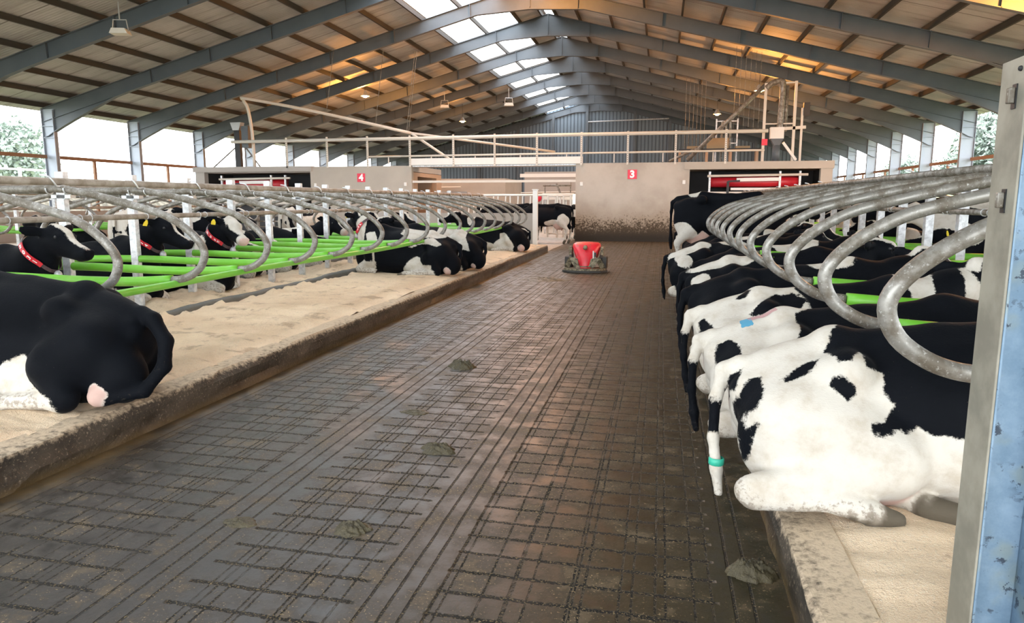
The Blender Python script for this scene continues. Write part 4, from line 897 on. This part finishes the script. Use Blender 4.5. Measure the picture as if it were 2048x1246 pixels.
def poly_sd(x, y, poly):
    d = np.full(x.shape, 1e9); ins = np.zeros(x.shape, bool); n = len(poly)
    for i in range(n):
        ax, ay = poly[i]; bx, by = poly[(i + 1) % n]; ex, ey = bx - ax, by - ay; t = np.clip(((x - ax) * ex + (y - ay) * ey) / (ex * ex + ey * ey + 1e-12), 0, 1)
        d = np.minimum(d, np.hypot(x - ax - t * ex, y - ay - t * ey)); c = ((ay > y) != (by > y)) & (x < (bx - ax) * (y - ay) / ((by - ay) + 1e-12) + ax); ins ^= c
    return np.where(ins, d, -d)
def unwrap(V, zc): return V[:, 0], np.arctan2(V[:, 1], V[:, 2] - zc) * .42
def coat_of(V, prims, hf, spec, zc, seed):
    x, s = unwrap(V, zc); r = np.random.default_rng(seed)
    def nz(f):
        o = 0
        for i in range(6): k = r.normal(size=3) * f * (1 + .5 * i); o = o + np.sin(V @ k + r.uniform(0, 6.28)) / (1 + .5 * i)
        return o / 2.2
    wx, ws = x + .035 * nz(7), s + .035 * nz(7); c = np.full(len(V), .3 if spec.get('base', 'b') == 'b' else -.3)
    for it in spec.get('items', []):
        if it[1] == 'poly': d = poly_sd(x + .006 * nz(20), s + .006 * nz(20), it[2])
        else:
            _, cx, cs, rx, rs, rot = it; dx, ds = wx - cx, ws - cs; ca, sa = math.cos(rot), math.sin(rot); u, v = (dx * ca + ds * sa) / rx, (-dx * sa + ds * ca) / rs
            d = (1 - np.hypot(u, v)) * min(rx, rs)
        c = np.maximum(c, d) if it[0] == 'b' else np.minimum(c, -d)
    DR = {}
    for p in prims: d = prim_d(p, V); g = p[-2]; DR[g] = d if g not in DR else np.minimum(DR[g], d)
    def marg(*gs):
        a = np.min([DR[g] for g in gs if g in DR], 0); b = np.min([DR[g] for g in DR if g not in gs], 0); return b - a
    m = marg('shin', 'hoof'); c = np.minimum(c, -m) if spec.get('legs', 'w') == 'w' else np.maximum(c, m)
    hd = spec.get('head', 'b'); m = marg('head') + .05; o, u, v, w = hf; q = V - o; hu, hv, hw = q @ u, q @ v, q @ w
    if hd == 'w': c = np.minimum(c, -m)
    else:
        c = np.maximum(c, m)
        bl = spec.get('blaze', .05)
        if bl: 
            d = np.minimum(bl * (1.25 - np.abs(hu - .1) * 1.3) - np.abs(hv), hw - .03); d = np.minimum(d, m + .02); c = np.minimum(c, -d)
        if spec.get('muzzle'): c = np.minimum(c, -np.minimum(hu - .38, m))
    m = marg('tail'); tl = spec.get('tail', 'b')
    if tl: c = np.maximum(c, m) if tl == 'b' else np.minimum(c, -m)
    if 'tailtip' in spec: c = np.minimum(c, -np.minimum(spec['tailtip'] - V[:, 2], m + .02))
    if 'belly' in DR and spec.get('belly', 'w') == 'w': c = np.minimum(c, -marg('belly'))
    mu = marg('udder'); c = np.minimum(c, -mu); pink = np.clip(mu / .03 + .4, 0, 1) * (mu > -.02)
    pink = np.maximum(pink, np.clip((hu - .44) / .03, 0, 1) * (marg('head') > 0) * .8)
    if spec.get('vulva', 1): pink = np.maximum(pink, np.clip(1 - np.linalg.norm(V - np.array([-.03, 0, zc + .0]), axis=1) / .05, 0, 1) * .8)
    dirt = np.clip(marg('shin', 'hoof') / .05, 0, 1) * .45 + np.clip((.16 - (V[:, 2])) / .2, 0, 1) * .2 + np.clip(marg('hoof') / .02, 0, 1) * .6 + np.clip((.25 - x) / .5, 0, 1) * .12 + np.clip(marg('tail') / .02, 0, 1) * .15
    return np.stack([.5 + np.clip(c, -.4, .4), pink, np.clip(dirt, 0, 1), np.clip(marg('hoof') / .012, 0, 1)], 1)
COWS = []
def cow(label, pose, loc, rz, spec, res=.024, group=None, seed=1, collar=None, tags=None, scale=1.0, zs=1.0, **kw):
    prims, hf, T = (lying if pose == 'lie' else standing)(**kw); zc = .40 if pose == 'lie' else 1.02
    V, F = skin(prims, res); A = coat_of(V, prims, hf, spec, zc, seed)
    me = bpy.data.meshes.new('cow'); me.from_pydata(V.tolist(), [], F.tolist()); me.update()
    at = me.color_attributes.new('coat', 'FLOAT_COLOR', 'POINT'); at.data.foreach_set('color', A.astype(np.float32).ravel())
    me.materials.append(MATS['coat']); me.polygons.foreach_set('use_smooth', [True] * len(me.polygons))
    o = bpy.data.objects.new('cow', me); COL.objects.link(o); o.location = loc; o.rotation_euler = (0, 0, rz); o.scale = (scale, scale, scale * zs)
    tag(o, label, 'cow', group); COWS.append(o)
    ho, u, v, w = hf
    if kw.get('eyes', True) and res < .03:
        mb = MB()
        for sd in (-1, 1): mb.sphere(tuple(ho + u * .135 + v * sd * .108 + w * .055), .017, 10, 6)
        mb.build('eye', 'black_steel', o, True)
    for sd in (tags or []):
        mat = 'tag_yellow' if not isinstance(sd, tuple) else sd[1]; q = sd if not isinstance(sd, tuple) else sd[0]
        e = (u * (-.45) + v * q * .95 + w * .02); e /= np.linalg.norm(e); c = ho + u * -.015 + v * q * .10 + w * .05 + e * .13; pts = []
        n_ = u * .95 + v * q * .3; n_ /= np.linalg.norm(n_); a_ = np.cross(n_, w); a_ /= np.linalg.norm(a_); b_ = np.cross(a_, n_)
        mb = MB(); out = [(-.012, .03), (.012, .03), (.030, -.01), (.030, -.05), (-.030, -.05), (-.030, -.01)]
        f0 = [c + n_ * .022 + a_ * p + b_ * r_ for p, r_ in out]; f1 = [p + n_ * .006 for p in f0]; k = len(out)
        mb.add(f0 + f1, [tuple(range(k))[::-1], tuple(range(k, 2 * k))] + [(i, (i + 1) % k, (i + 1) % k + k, i + k) for i in range(k)]); mb.build('ear_tag', mat, o)
    if collar:
        # strap around the neck just behind the head, weighted block below, red number block on the shown side
        num, q = collar; nk = np.array(kw.get('neck', (2.02, 0, .84) if pose == 'lie' else (2.05, 0, 1.35))); b0 = np.array((1.56, 0, .58) if pose == 'lie' else (1.55, 0, 1.2))
        d = nk - b0; L = np.linalg.norm(d); d /= L; c = b0 + d * L * .70; sdv = np.array([-d[1], d[0], 0]); sdv /= np.linalg.norm(sdv); upv = np.cross(d, sdv); ring = []
        def rad(a):   # walk outwards until outside the skin
            dr = sdv * math.cos(a) + upv * math.sin(a); t = .04
            while t < .45:
                if min(float(prim_d(p, (c + dr * t)[None])[0]) for p in prims if p[-2] in ('body',)) > .006: break
                t += .008
            return t + .012, dr
        rs = [rad(2 * math.pi * i / 32) for i in range(32)]; tr = np.array([r_ for r_, _ in rs]); tr = (tr + np.roll(tr, 1) + np.roll(tr, -1)) / 3 + .006
        mb = MB(); vs = []
        for i in range(32):
            dr = rs[i][1]
            for t_, h_ in ((tr[i], -.022), (tr[i] + .006, -.022), (tr[i] + .006, .022), (tr[i], .022)): vs.append(c + dr * t_ + d * h_)
        mb.add(vs, [(i * 4 + j, i * 4 + (j + 1) % 4, ((i + 1) % 32) * 4 + (j + 1) % 4, ((i + 1) % 32) * 4 + j) for i in range(32) for j in range(4)]); cl = mb.build('collar', 'collar_strap', o)
        i0 = 16 if q < 0 else 0; span = range(-5, 4) if q > 0 else range(-3, 6); mb = MB(); vs = []
        for j in span:
            i = (i0 + j) % 32; dr = rs[i][1]
            for t_, h_ in ((tr[i] + .004, -.028), (tr[i] + .014, -.028), (tr[i] + .014, .028), (tr[i] + .004, .028)): vs.append(c + dr * t_ + d * h_)
        k = len(list(span)); mb.add(vs, [(a * 4 + b, a * 4 + (b + 1) % 4, (a + 1) * 4 + (b + 1) % 4, (a + 1) * 4 + b) for a in range(k - 1) for b in range(4)] + [(0, 1, 2, 3), tuple((k - 1) * 4 + b for b in (3, 2, 1, 0))])
        nb = mb.build('number_band', 'collar_red', cl)
        for j, ch in enumerate(num):
            ang = (2 if j == 0 else 2 - 1.75 * j) if q > 0 else (-2 + 1.75 * j); i = i0 + ang; a = 2 * math.pi * i / 32; dr = sdv * math.cos(a) + upv * math.sin(a); t_ = float(np.interp(i % 32, range(33), list(tr) + [tr[0]])) + .016
            zax = Vector(dr); tang = Vector(-sdv * math.sin(a) + upv * math.cos(a)) * (1 if q > 0 else -1); yax = tang.normalized(); xax = yax.cross(zax).normalized(); M = Matrix((xax, yax, zax)).transposed().to_4x4(); M.translation = Vector(c + dr * t_)
            tx = text(ch, .062, 'white_letter', cl, (0, 0, 0), (0, 0, 0), 'digit', .001, .0015); tx.matrix_local = M
        mb = MB(); a = 1.5 * math.pi; i = 24; dr = rs[i][1]; cc = c + dr * (tr[i] + .05); mb.sphere(tuple(cc), (.045, .035, .05), 12, 8); mb.build('weight', 'grey_metal', cl, True)
    return o
# ------------------------------------------------------------------ the herd
PI = math.pi
POLY = {}
def build_herd():
    z = BED - .02
    # row with rumps over the kerb, by the galvanised post
    cow('white cow with black spots lying closest to the galvanised post', 'lie', (.40, 3.77, z), 0, dict(base='w', head='b', tail='b', tailtip=.25, items=[
        ('b', 'poly', [(.55, .1), (.45, -.06), (.4, -.19), (.44, -.31), (.49, -.32), (.55, -.22), (.55, -.34), (.64, -.32), (.64, -.44), (.69, -.52), (.62, -.61), (.57, -.61), (.56, -.65), (.62, -.67), (.68, -.64), (.72, -.66), (.78, -.63), (.82, -.66), (1.0, -.68), (1.9, -.7), (1.9, .6), (.72, .6)]),
        ('b', 'poly', [(0.42, -0.38), (0.46, -0.39), (0.51, -0.44), (0.52, -0.47), (0.47, -0.52), (0.45, -0.49), (0.4, -0.43)]), ('b', 'poly', [(0.19, -0.39), (0.26, -0.31), (0.31, -0.25), (0.37, -0.24), (0.35, -0.3), (0.28, -0.37), (0.22, -0.41)]),
        ('b', 'poly', [(0.11, -0.31), (0.06, -0.31), (0.02, -0.41), (-0.01, -0.58), (0.0, -.8), (.03, -1.0), (0.06, -0.82), (0.06, -0.74), (0.09, -0.65), (0.05, -0.68), (0.03, -0.72), (0.02, -0.69), (0.04, -0.62), (0.09, -0.57), (0.11, -0.47)]),
        ('b', 'poly', [(0.03, -0.15), (-0.03, -0.15), (-0.05, -0.23), (-0.04, -.35), (-0.01, -0.44), (0.01, -0.29)])]),
        .017, seed=3, fat=.9, side=-1, var='A', tail='down', neck=(1.98, .05, .86), head=(.5, .25))
    cow('white rumped cow with black barrel, blue and pink marks on her back', 'lie', (.33, 4.80, z), .03, dict(base='w', head='b', tail='b', items=[
        ('b', 'poly', [(.63, .6), (.62, .0), (0.52, -0.08), (0.52, -0.28), (0.5, -0.38), (0.52, -0.44), (0.56, -0.47), (0.64, -0.44), (.8, -.6), (1.2, -.7), (1.9, -.7), (1.9, .6)]),
        ('w', 'poly', [(1.11, -0.18), (1.16, -0.17), (1.19, -0.23), (1.21, -0.27), (1.14, -0.28), (1.1, -0.24)]), ('b', 'poly', [(.05, -.30), (.12, -.26), (.17, -.37), (.18, -.5), (.15, -.6), (.1, -.67), (.03, -.62), (.03, -.42)])]), .019, seed=4, zs=.93, side=-1, var='A', tail='down', hoof_out=False, neck=(2.0, .1, .80), head=(.6, .2))
    cow('cow with white hips and black rump patch, third from the galvanised post', 'lie', (.31, 5.80, z), .02, dict(base='w', head='b', tail='b', items=[
        ('b', 'poly', [(0.0, -0.34), (0.05, -0.31), (0.1, -0.51), (0.18, -0.55), (0.13, -0.61), (0.08, -0.65), (0.02, -0.62)]), ('b', 'poly', [(0.36, -0.37), (0.43, -0.3), (0.57, -0.1), (0.7, -0.1), (0.78, -0.23), (0.71, -0.34), (0.48, -0.39), (0.39, -0.39)]),
        ('b', 'poly', [(0.3, -0.05), (0.37, 0.02), (0.4, -0.04), (0.35, -0.1), (0.27, -0.11)]), ('b', 'poly', [(.78, .6), (0.72, -0.03), (0.78, -0.22), (.85, -.7), (1.9, -.7), (1.9, .6)]), ('w', 'poly', [(1.36, .3), (1.42, -.02), (1.50, -.15), (1.50, -.7), (1.66, -.7), (1.66, -.2), (1.70, .0), (1.76, .3)])]), .022, seed=5, zs=.95, side=-1, var='A', tail='down', neck=(2.02, .12, .90), head=(.9, .1), tags=[(1, 'tag_lime'), (-1, 'tag_lime')])
    cow('all black lying cow between the white rumped cows', 'lie', (.31, 7.0, z), .02, dict(base='b', items=[('w', 1.25, -.02, .20, .10, .1)]), .024, seed=6, side=-1, var='A', tail='down', neck=(2.02, .1, .86), head=(.2, .2), tags=[1])
    cow('lying cow with white back and white hips above a black flank, fifth along the kerb', 'lie', (.33, 8.6, z), .0, dict(base='b', items=[('w', .42, -.02, .42, .20, .1), ('w', .15, -.45, .10, .16, 0), ('w', 1.4, .2, .3, .16, 0)]), .026, seed=7, side=-1, var='A', tail='down', neck=(2.02, .1, .86), head=(-.2, .2))
    cow('lying cow with white and black rump hanging farthest out over the kerb', 'lie', (.16, 11.3, z), .0, dict(base='b', tail='b', items=[('w', .28, -.10, .32, .17, .2), ('w', .2, -.42, .10, .2, .4), ('w', .95, -.1, .10, .3, .8)]), .026, seed=8, side=-1, var='A', tail='down', neck=(2.02, .1, .86), head=(.3, .2))
    cow('black lying cow with white shoulder seen through the middle loops', 'lie', (.55, 10.1, z), .0, dict(base='b', items=[('w', 1.2, .1, .3, .4, .1)]), .03, seed=9, side=-1, var='A', tail='down')
    cow('tall black cow with cream legs standing in a stall behind the lying row', 'stand', (.30, 15.0, z), -.12, dict(base='b', items=[('w', .34, .05, .16, .14, 0), ('w', .18, -1.1, .26, .34, 0), ('w', .18, 1.1, .26, .34, 0)], tail='b'), .026, seed=10, scale=1.06, side=-1, neck=(2.1, 0, 1.30), head=(0, .5))
    for i, (y, lab, sp) in enumerate(((16.5, 'black lying cow far along the galvanised loops', dict(base='b')), (18.8, 'farthest lying cow in the row behind the loops, mostly white', dict(base='w', items=[('b', .9, 0, .4, .6, 0)])), (12.6, 'black and white lying cow partly hidden by the standing cow', dict(base='b', items=[('w', .9, 0, .35, .5, 0)])), (13.7, 'dark lying cow between the standing cow and the cow over the kerb', dict(base='b', items=[('w', 1.5, -.2, .2, .3, 0)])), (20.9, 'black lying cow at the far end of the galvanised loops', dict(base='b')))):
        cow(lab, 'lie', (.5, y, z), 0, sp, .036, seed=20 + i, side=-1)
    # second row behind it, heads toward the camera side
    for i, (y, sp, lab, ps) in enumerate(((8.0, dict(base='b'), 'black cow lying opposite behind the galvanised post', 'lie'), (9.1, dict(base='b', items=[('w', .5, 0, .3, .3, 0)], blaze=.06), 'black cow with white rump lying in the opposite row', 'lie'), (11.1, dict(base='b', blaze=0), 'plain black cow lying in the opposite row past the white shouldered one', 'lie'), (14.1, dict(base='w', items=[('b', 1.2, 0, .5, .6, 0)]), 'white cow with black saddle lying in the opposite row', 'lie'), (16.4, dict(base='b'), 'dark cow lying far down the opposite row', 'lie'), (19, dict(base='w', items=[('b', .6, 0, .3, .5, 0)]), 'pale cow lying farthest down the opposite row', 'lie'), (10.2, dict(base='b', items=[('w', 1.2, 0, .25, .5, 0)]), 'black cow with white shoulder facing the row of rumps', 'lie'),
            (13.0, dict(base='w', head='w', items=[('b', 1.6, .1, .12, .14, 0), ('b', 1.3, .42, .16, .22, 0), ('b', .8, .3, .2, .14, 0), ('b', 1.2, -.3, .3, .2, 0), ('b', .6, -.2, .2, .2, 0), ('b', .3, .3, .1, .2, 0)]), 'cream cow with round black spots standing behind the bright posts', 'stand'),
            (15.2, dict(base='b', items=[('w', .9, .3, .3, .2, 0)]), 'black cow with white side patch standing in the second row', 'stand'), (12.0, dict(base='b', items=[('w', 1.5, 0, .3, .9, 0)]), 'lying cow with white forequarters facing the row of rumps', 'lie'), (17.8, dict(base='w', items=[('b', .9, 0, .5, .9, 0)]), 'standing white shouldered cow far down the second row', 'stand'), (20, dict(base='b'), 'black cow standing farthest down the second row', 'stand'))):
        cow(lab, ps, (6.25, y, z), PI, sp, .034, seed=40 + i, side=1, tags=[1] if i % 2 else None, **({'neck': (2.08, 0, 1.25), 'head': (.2, .4)} if ps == 'stand' else {'neck': (2.0, 0, .88), 'head': (.2 * (-1) ** i, .2)}))
    # row with the empty stall
    cow('black cow lying at the kerb with curled tail and pink udder', 'lie', (-3.68, 4.5, z), PI, dict(base='b', legs='w', items=[('w', .72, .92, .16, .2, 0), ('w', 1.1, 1.1, .35, .2, 0)], tail='b'), .018, seed=50, udder=.8, side=1, var='B', tail='curl', neck=(2.0, -.1, .86), head=(0, .2), scale=1.04)
    cow('black and white cow with white neck stripe lying beyond the empty stalls', 'lie', (-3.92, 13.55, z), PI + .06, dict(base='b', items=[
        ('w', 'poly', [(.84, .52), (.52, .37), (.36, .29), (.2, .48), (.29, .52), (.44, .46), (.61, .43), (.76, .53)]), ('w', .6, .12, .4, .24, .2), ('w', 'poly', [(0.72, 0.89), (0.57, 0.82), (0.39, 0.80), (0.35, 0.81), (0.42, .99), (.9, 1.1)]),
        ('w', 'poly', [(1.51, 0.2), (1.39, 0.46), (1.49, 0.65), (1.46, 0.96), (1.5, 0.97), (1.53, 0.65), (1.62, 0.45), (1.7, .2)]), ('w', 1.85, .15, .12, .3, 0)], blaze=.02, tail='b'), .022, seed=51, udder=.65, side=1, var='B', tail='down2', neck=(1.92, -.12, 1.0), head=(-.9, .15), tags=[1], collar=('2021', 1), scale=1.06)
    cow('cow with white rump and dark patch lying right behind the lone cow', 'lie', (-3.72, 14.8, z), PI + .04, dict(base='b', items=[
        ('w', 'poly', [(.9, -.3), (0.9, 0.43), (0.75, 0.59), (0.47, 0.71), (0.41, 0.85), (0.39, 0.75), (0.3, 0.63), (0.16, 0.67), (0.21, 0.54), (.3, .3), (.3, -.3)])], tail='b'), .026, seed=52, udder=.45, side=1, var='B', neck=(2.0, .0, .9), head=(.4, .1), scale=1.04)
    cow('black cow with white stifle and pink udder lying by the low end wall', 'lie', (-3.78, 20.4, z), PI + .02, dict(base='b', items=[
        ('w', 'poly', [(0.7, 0.55), (0.59, 0.51), (0.33, 0.76), (0.27, 0.84), (.4, .98), (0.56, 0.98), (0.70, 0.8)]), ('w', 'poly', [(1.23, 0.74), (0.95, 0.81), (0.75, 0.85), (1.1, 1.1)]), ('w', 1.55, .0, .1, .3, 0), ('w', .03, .2, .1, .05, 0)], legs='w', tail='b'), .026, seed=53, side=1, var='B', neck=(2.0, -.05, .92), head=(.3, .2), scale=1.05)
    # second row facing the camera side, heads at the posts
    cow('black cow with white forehead edge, head behind the first stall post', 'lie', (-8.55, 6.55, z), 0, dict(base='b', blaze=.035), .022, seed=60, side=-1, var='A', neck=(2.08, -.05, .98), head=(-.15, .30), collar=('2031', -1), scale=1.04)
    cow('black cow with yellow ear tag and red collar numbered 2014', 'lie', (-8.75, 8.55, z), 0, dict(base='b', blaze=.025), .022, seed=61, side=-1, var='A', neck=(2.0, -.05, 1.02), head=(.05, .45), collar=('2014', -1), tags=[-1], scale=1.04)
    cow('black cow with white forehead, pink muzzle and collar numbered 2038', 'lie', (-8.45, 9.8, z), 0, dict(base='b', blaze=.085, muzzle=1, items=[('w', 1.62, -.35, .10, .24, .2)]), .02, seed=62, side=-1, var='A', neck=(1.98, -.1, 1.0), head=(-.55, .42), collar=('2038', -1), tags=[-1], scale=1.04)
    cow('cow with broad white side and black face lying beyond the cow numbered 2038', 'lie', (-9.0, 14.3, z), 0, dict(base='b', items=[('w', 1.15, -.1, .3, .5, 0)], blaze=.02, muzzle=1), .028, seed=63, side=-1, var='A', neck=(2.05, -.05, .95), head=(-.35, .4))
    cow('black and white cow lying low behind the green tubes', 'lie', (-9.2, 12.0, z), 0, dict(base='b', items=[('w', 1.5, -.2, .2, .3, 0), ('w', .6, -.2, .2, .3, 0)]), .032, seed=64, side=-1, var='A', neck=(2.05, 0, .6), head=(0, .3))
    cow('low black cow with white chin lying between the two pale faced cows', 'lie', (-9.2, 10.9, z), 0, dict(base='b', items=[('w', 1.2, .3, .2, .2, 0)], muzzle=1), .034, seed=67, side=-1, neck=(2.05, 0, .72), head=(.2, .2))
    cow('dark cow lying low before the broad white sided cow', 'lie', (-9.1, 13.15, z), 0, dict(base='b', items=[('w', .4, 0, .3, .3, 0)]), .034, seed=68, side=-1, neck=(2.05, 0, .75), head=(.1, .2))
    cow('black cow with red collar lying in the second row by the end wall', 'lie', (-9.1, 18.9, z), 0, dict(base='b', blaze=.04), .032, seed=65, side=-1, var='A', neck=(2.05, 0, .98), head=(-.5, .3), collar=('2007', -1))
    cow('black cow lying in the second row in front of the red collared one', 'lie', (-9.1, 16.6, z), 0, dict(base='b'), .034, seed=66, side=-1, neck=(2.05, 0, 1.0), head=(-.2, .2))
    # behind the end wall and the gate
    cow('black cow with cream hind legs standing behind the white end post', 'stand', (-3.50, 28.4, 0), PI, dict(base='b', items=[('w', .25, .85, .24, .34, 0), ('w', .6, 1.0, .4, .2, 0)]), .03, seed=70, side=1, neck=(2.0, 0, 1.1), head=(0, .8), scale=1.05, step=.06)
    cow('black cow back showing above the low end wall', 'stand', (-4.85, 29.0, 0), PI, dict(base='b'), .036, seed=71, side=1, scale=1.05)
    for i, (x, lab, sp) in enumerate(((-3.95, 'cow with white blaze facing out behind the barred gate', dict(base='b', blaze=.05)), (-6.6, 'black cow with white face behind the feed barrier', dict(base='b', head='w')), (-8.2, 'dark cow head low behind the feed barrier beside the concrete room', dict(base='b', blaze=.03)))):
        cow(lab, 'stand', (x, 33.6, 0), -PI / 2, sp, .04, seed=73 + i, neck=(2.0, 0, 1.25), head=(0, .6))
    # standing and lying far toward the open side
    for i, (x, y, rz, ps, sp, lab) in enumerate(((-11.6, 13.5, PI / 2 + .1, 'stand', dict(base='w', tail='b', items=[('b', .9, .5, .3, .5, 0), ('b', .3, -.6, .3, .4, 0), ('b', .1, .5, .1, .4, 0)]), 'cream cow seen from behind in the far passage, pink udder'),
            (-11.4, 20.2, PI / 2 - .2, 'stand', dict(base='w', items=[('b', .9, .1, .5, .5, 0), ('b', .1, -.5, .12, .4, 0)]), 'cream and black cow standing in the passage before the slatted gate'), (-12.8, 10.3, PI + .1, 'stand', dict(base='b', blaze=.05), 'black cow standing sideways in the far passage'),
            (-13.0, 16.6, .3, 'stand', dict(base='b', items=[('w', .9, -.3, .3, .2, 0)]), 'black cow with small white patch crossing the far passage'),
            (-14.9, 9.0, PI, 'lie', dict(base='w', items=[('b', 1, 0, .5, .4, 0)]), 'white cow lying in the distant row at its near end'), (-14.9, 12.9, PI, 'lie', dict(base='b', items=[('w', .5, 0, .3, .4, 0)]), 'black cow with white rump lying in the distant row'), (-14.9, 16.8, PI, 'lie', dict(base='b'), 'all black cow lying in the distant row'))):
        cow(lab, ps, (x, y, z if ps == 'lie' else 0), rz, sp, .04, seed=80 + i, side=1)
    # painted marks and tail band, each lying on its cow
    f = [o for o in COWS if 'blue and pink' in o['label']][0]
    def mark(o, x0, x1, y0, y1, mat, nm):
        mb = MB(); n = 7; pts = []; bpy.context.view_layer.update()
        for i in range(n):
            for j in range(n):
                x = x0 + (x1 - x0) * i / (n - 1) + .008 * wob2(i, j * 2.0); y = y0 + (y1 - y0) * j / (n - 1) + .008 * wob2(i * 2.0, j + 4)
                h = o.ray_cast(Vector((x, y, 2)), Vector((0, 0, -1))); pts.append((x, y, (h[1].z if h[0] else .6) + .003))
        mb.add(pts, [(i * n + j, (i + 1) * n + j, (i + 1) * n + j + 1, i * n + j + 1) for i in range(n - 1) for j in range(n - 1)]); k = mb.build(nm, mat, o, True); k['label'] = nm.replace('_', ' ') + ' on the back'
    mark(f, .20, .27, -.10, -.01, 'blue_paint', 'blue_paint_mark'); mark(f, .25, .42, -.05, -.0, 'pink_paint', 'pink_paint_mark')
    g = [o for o in COWS if 'closest to the galv' in o['label']][0]
    mb = MB(); mb.lathe([(.034, -.02), (.04, -.015), (.04, .015), (.034, .02)], (-.075, -.085, .10), 14); k = mb.build('tail_band', 'teal_band', g, True); k['label'] = 'green band around the tail tip'
build_setting(); build_frames(); build_rooms(); build_beds(); build_dividers(); build_near_post(); build_robot(); build_manure()
build_herd(); build_roof_gear(); build_lamps(); build_outside()
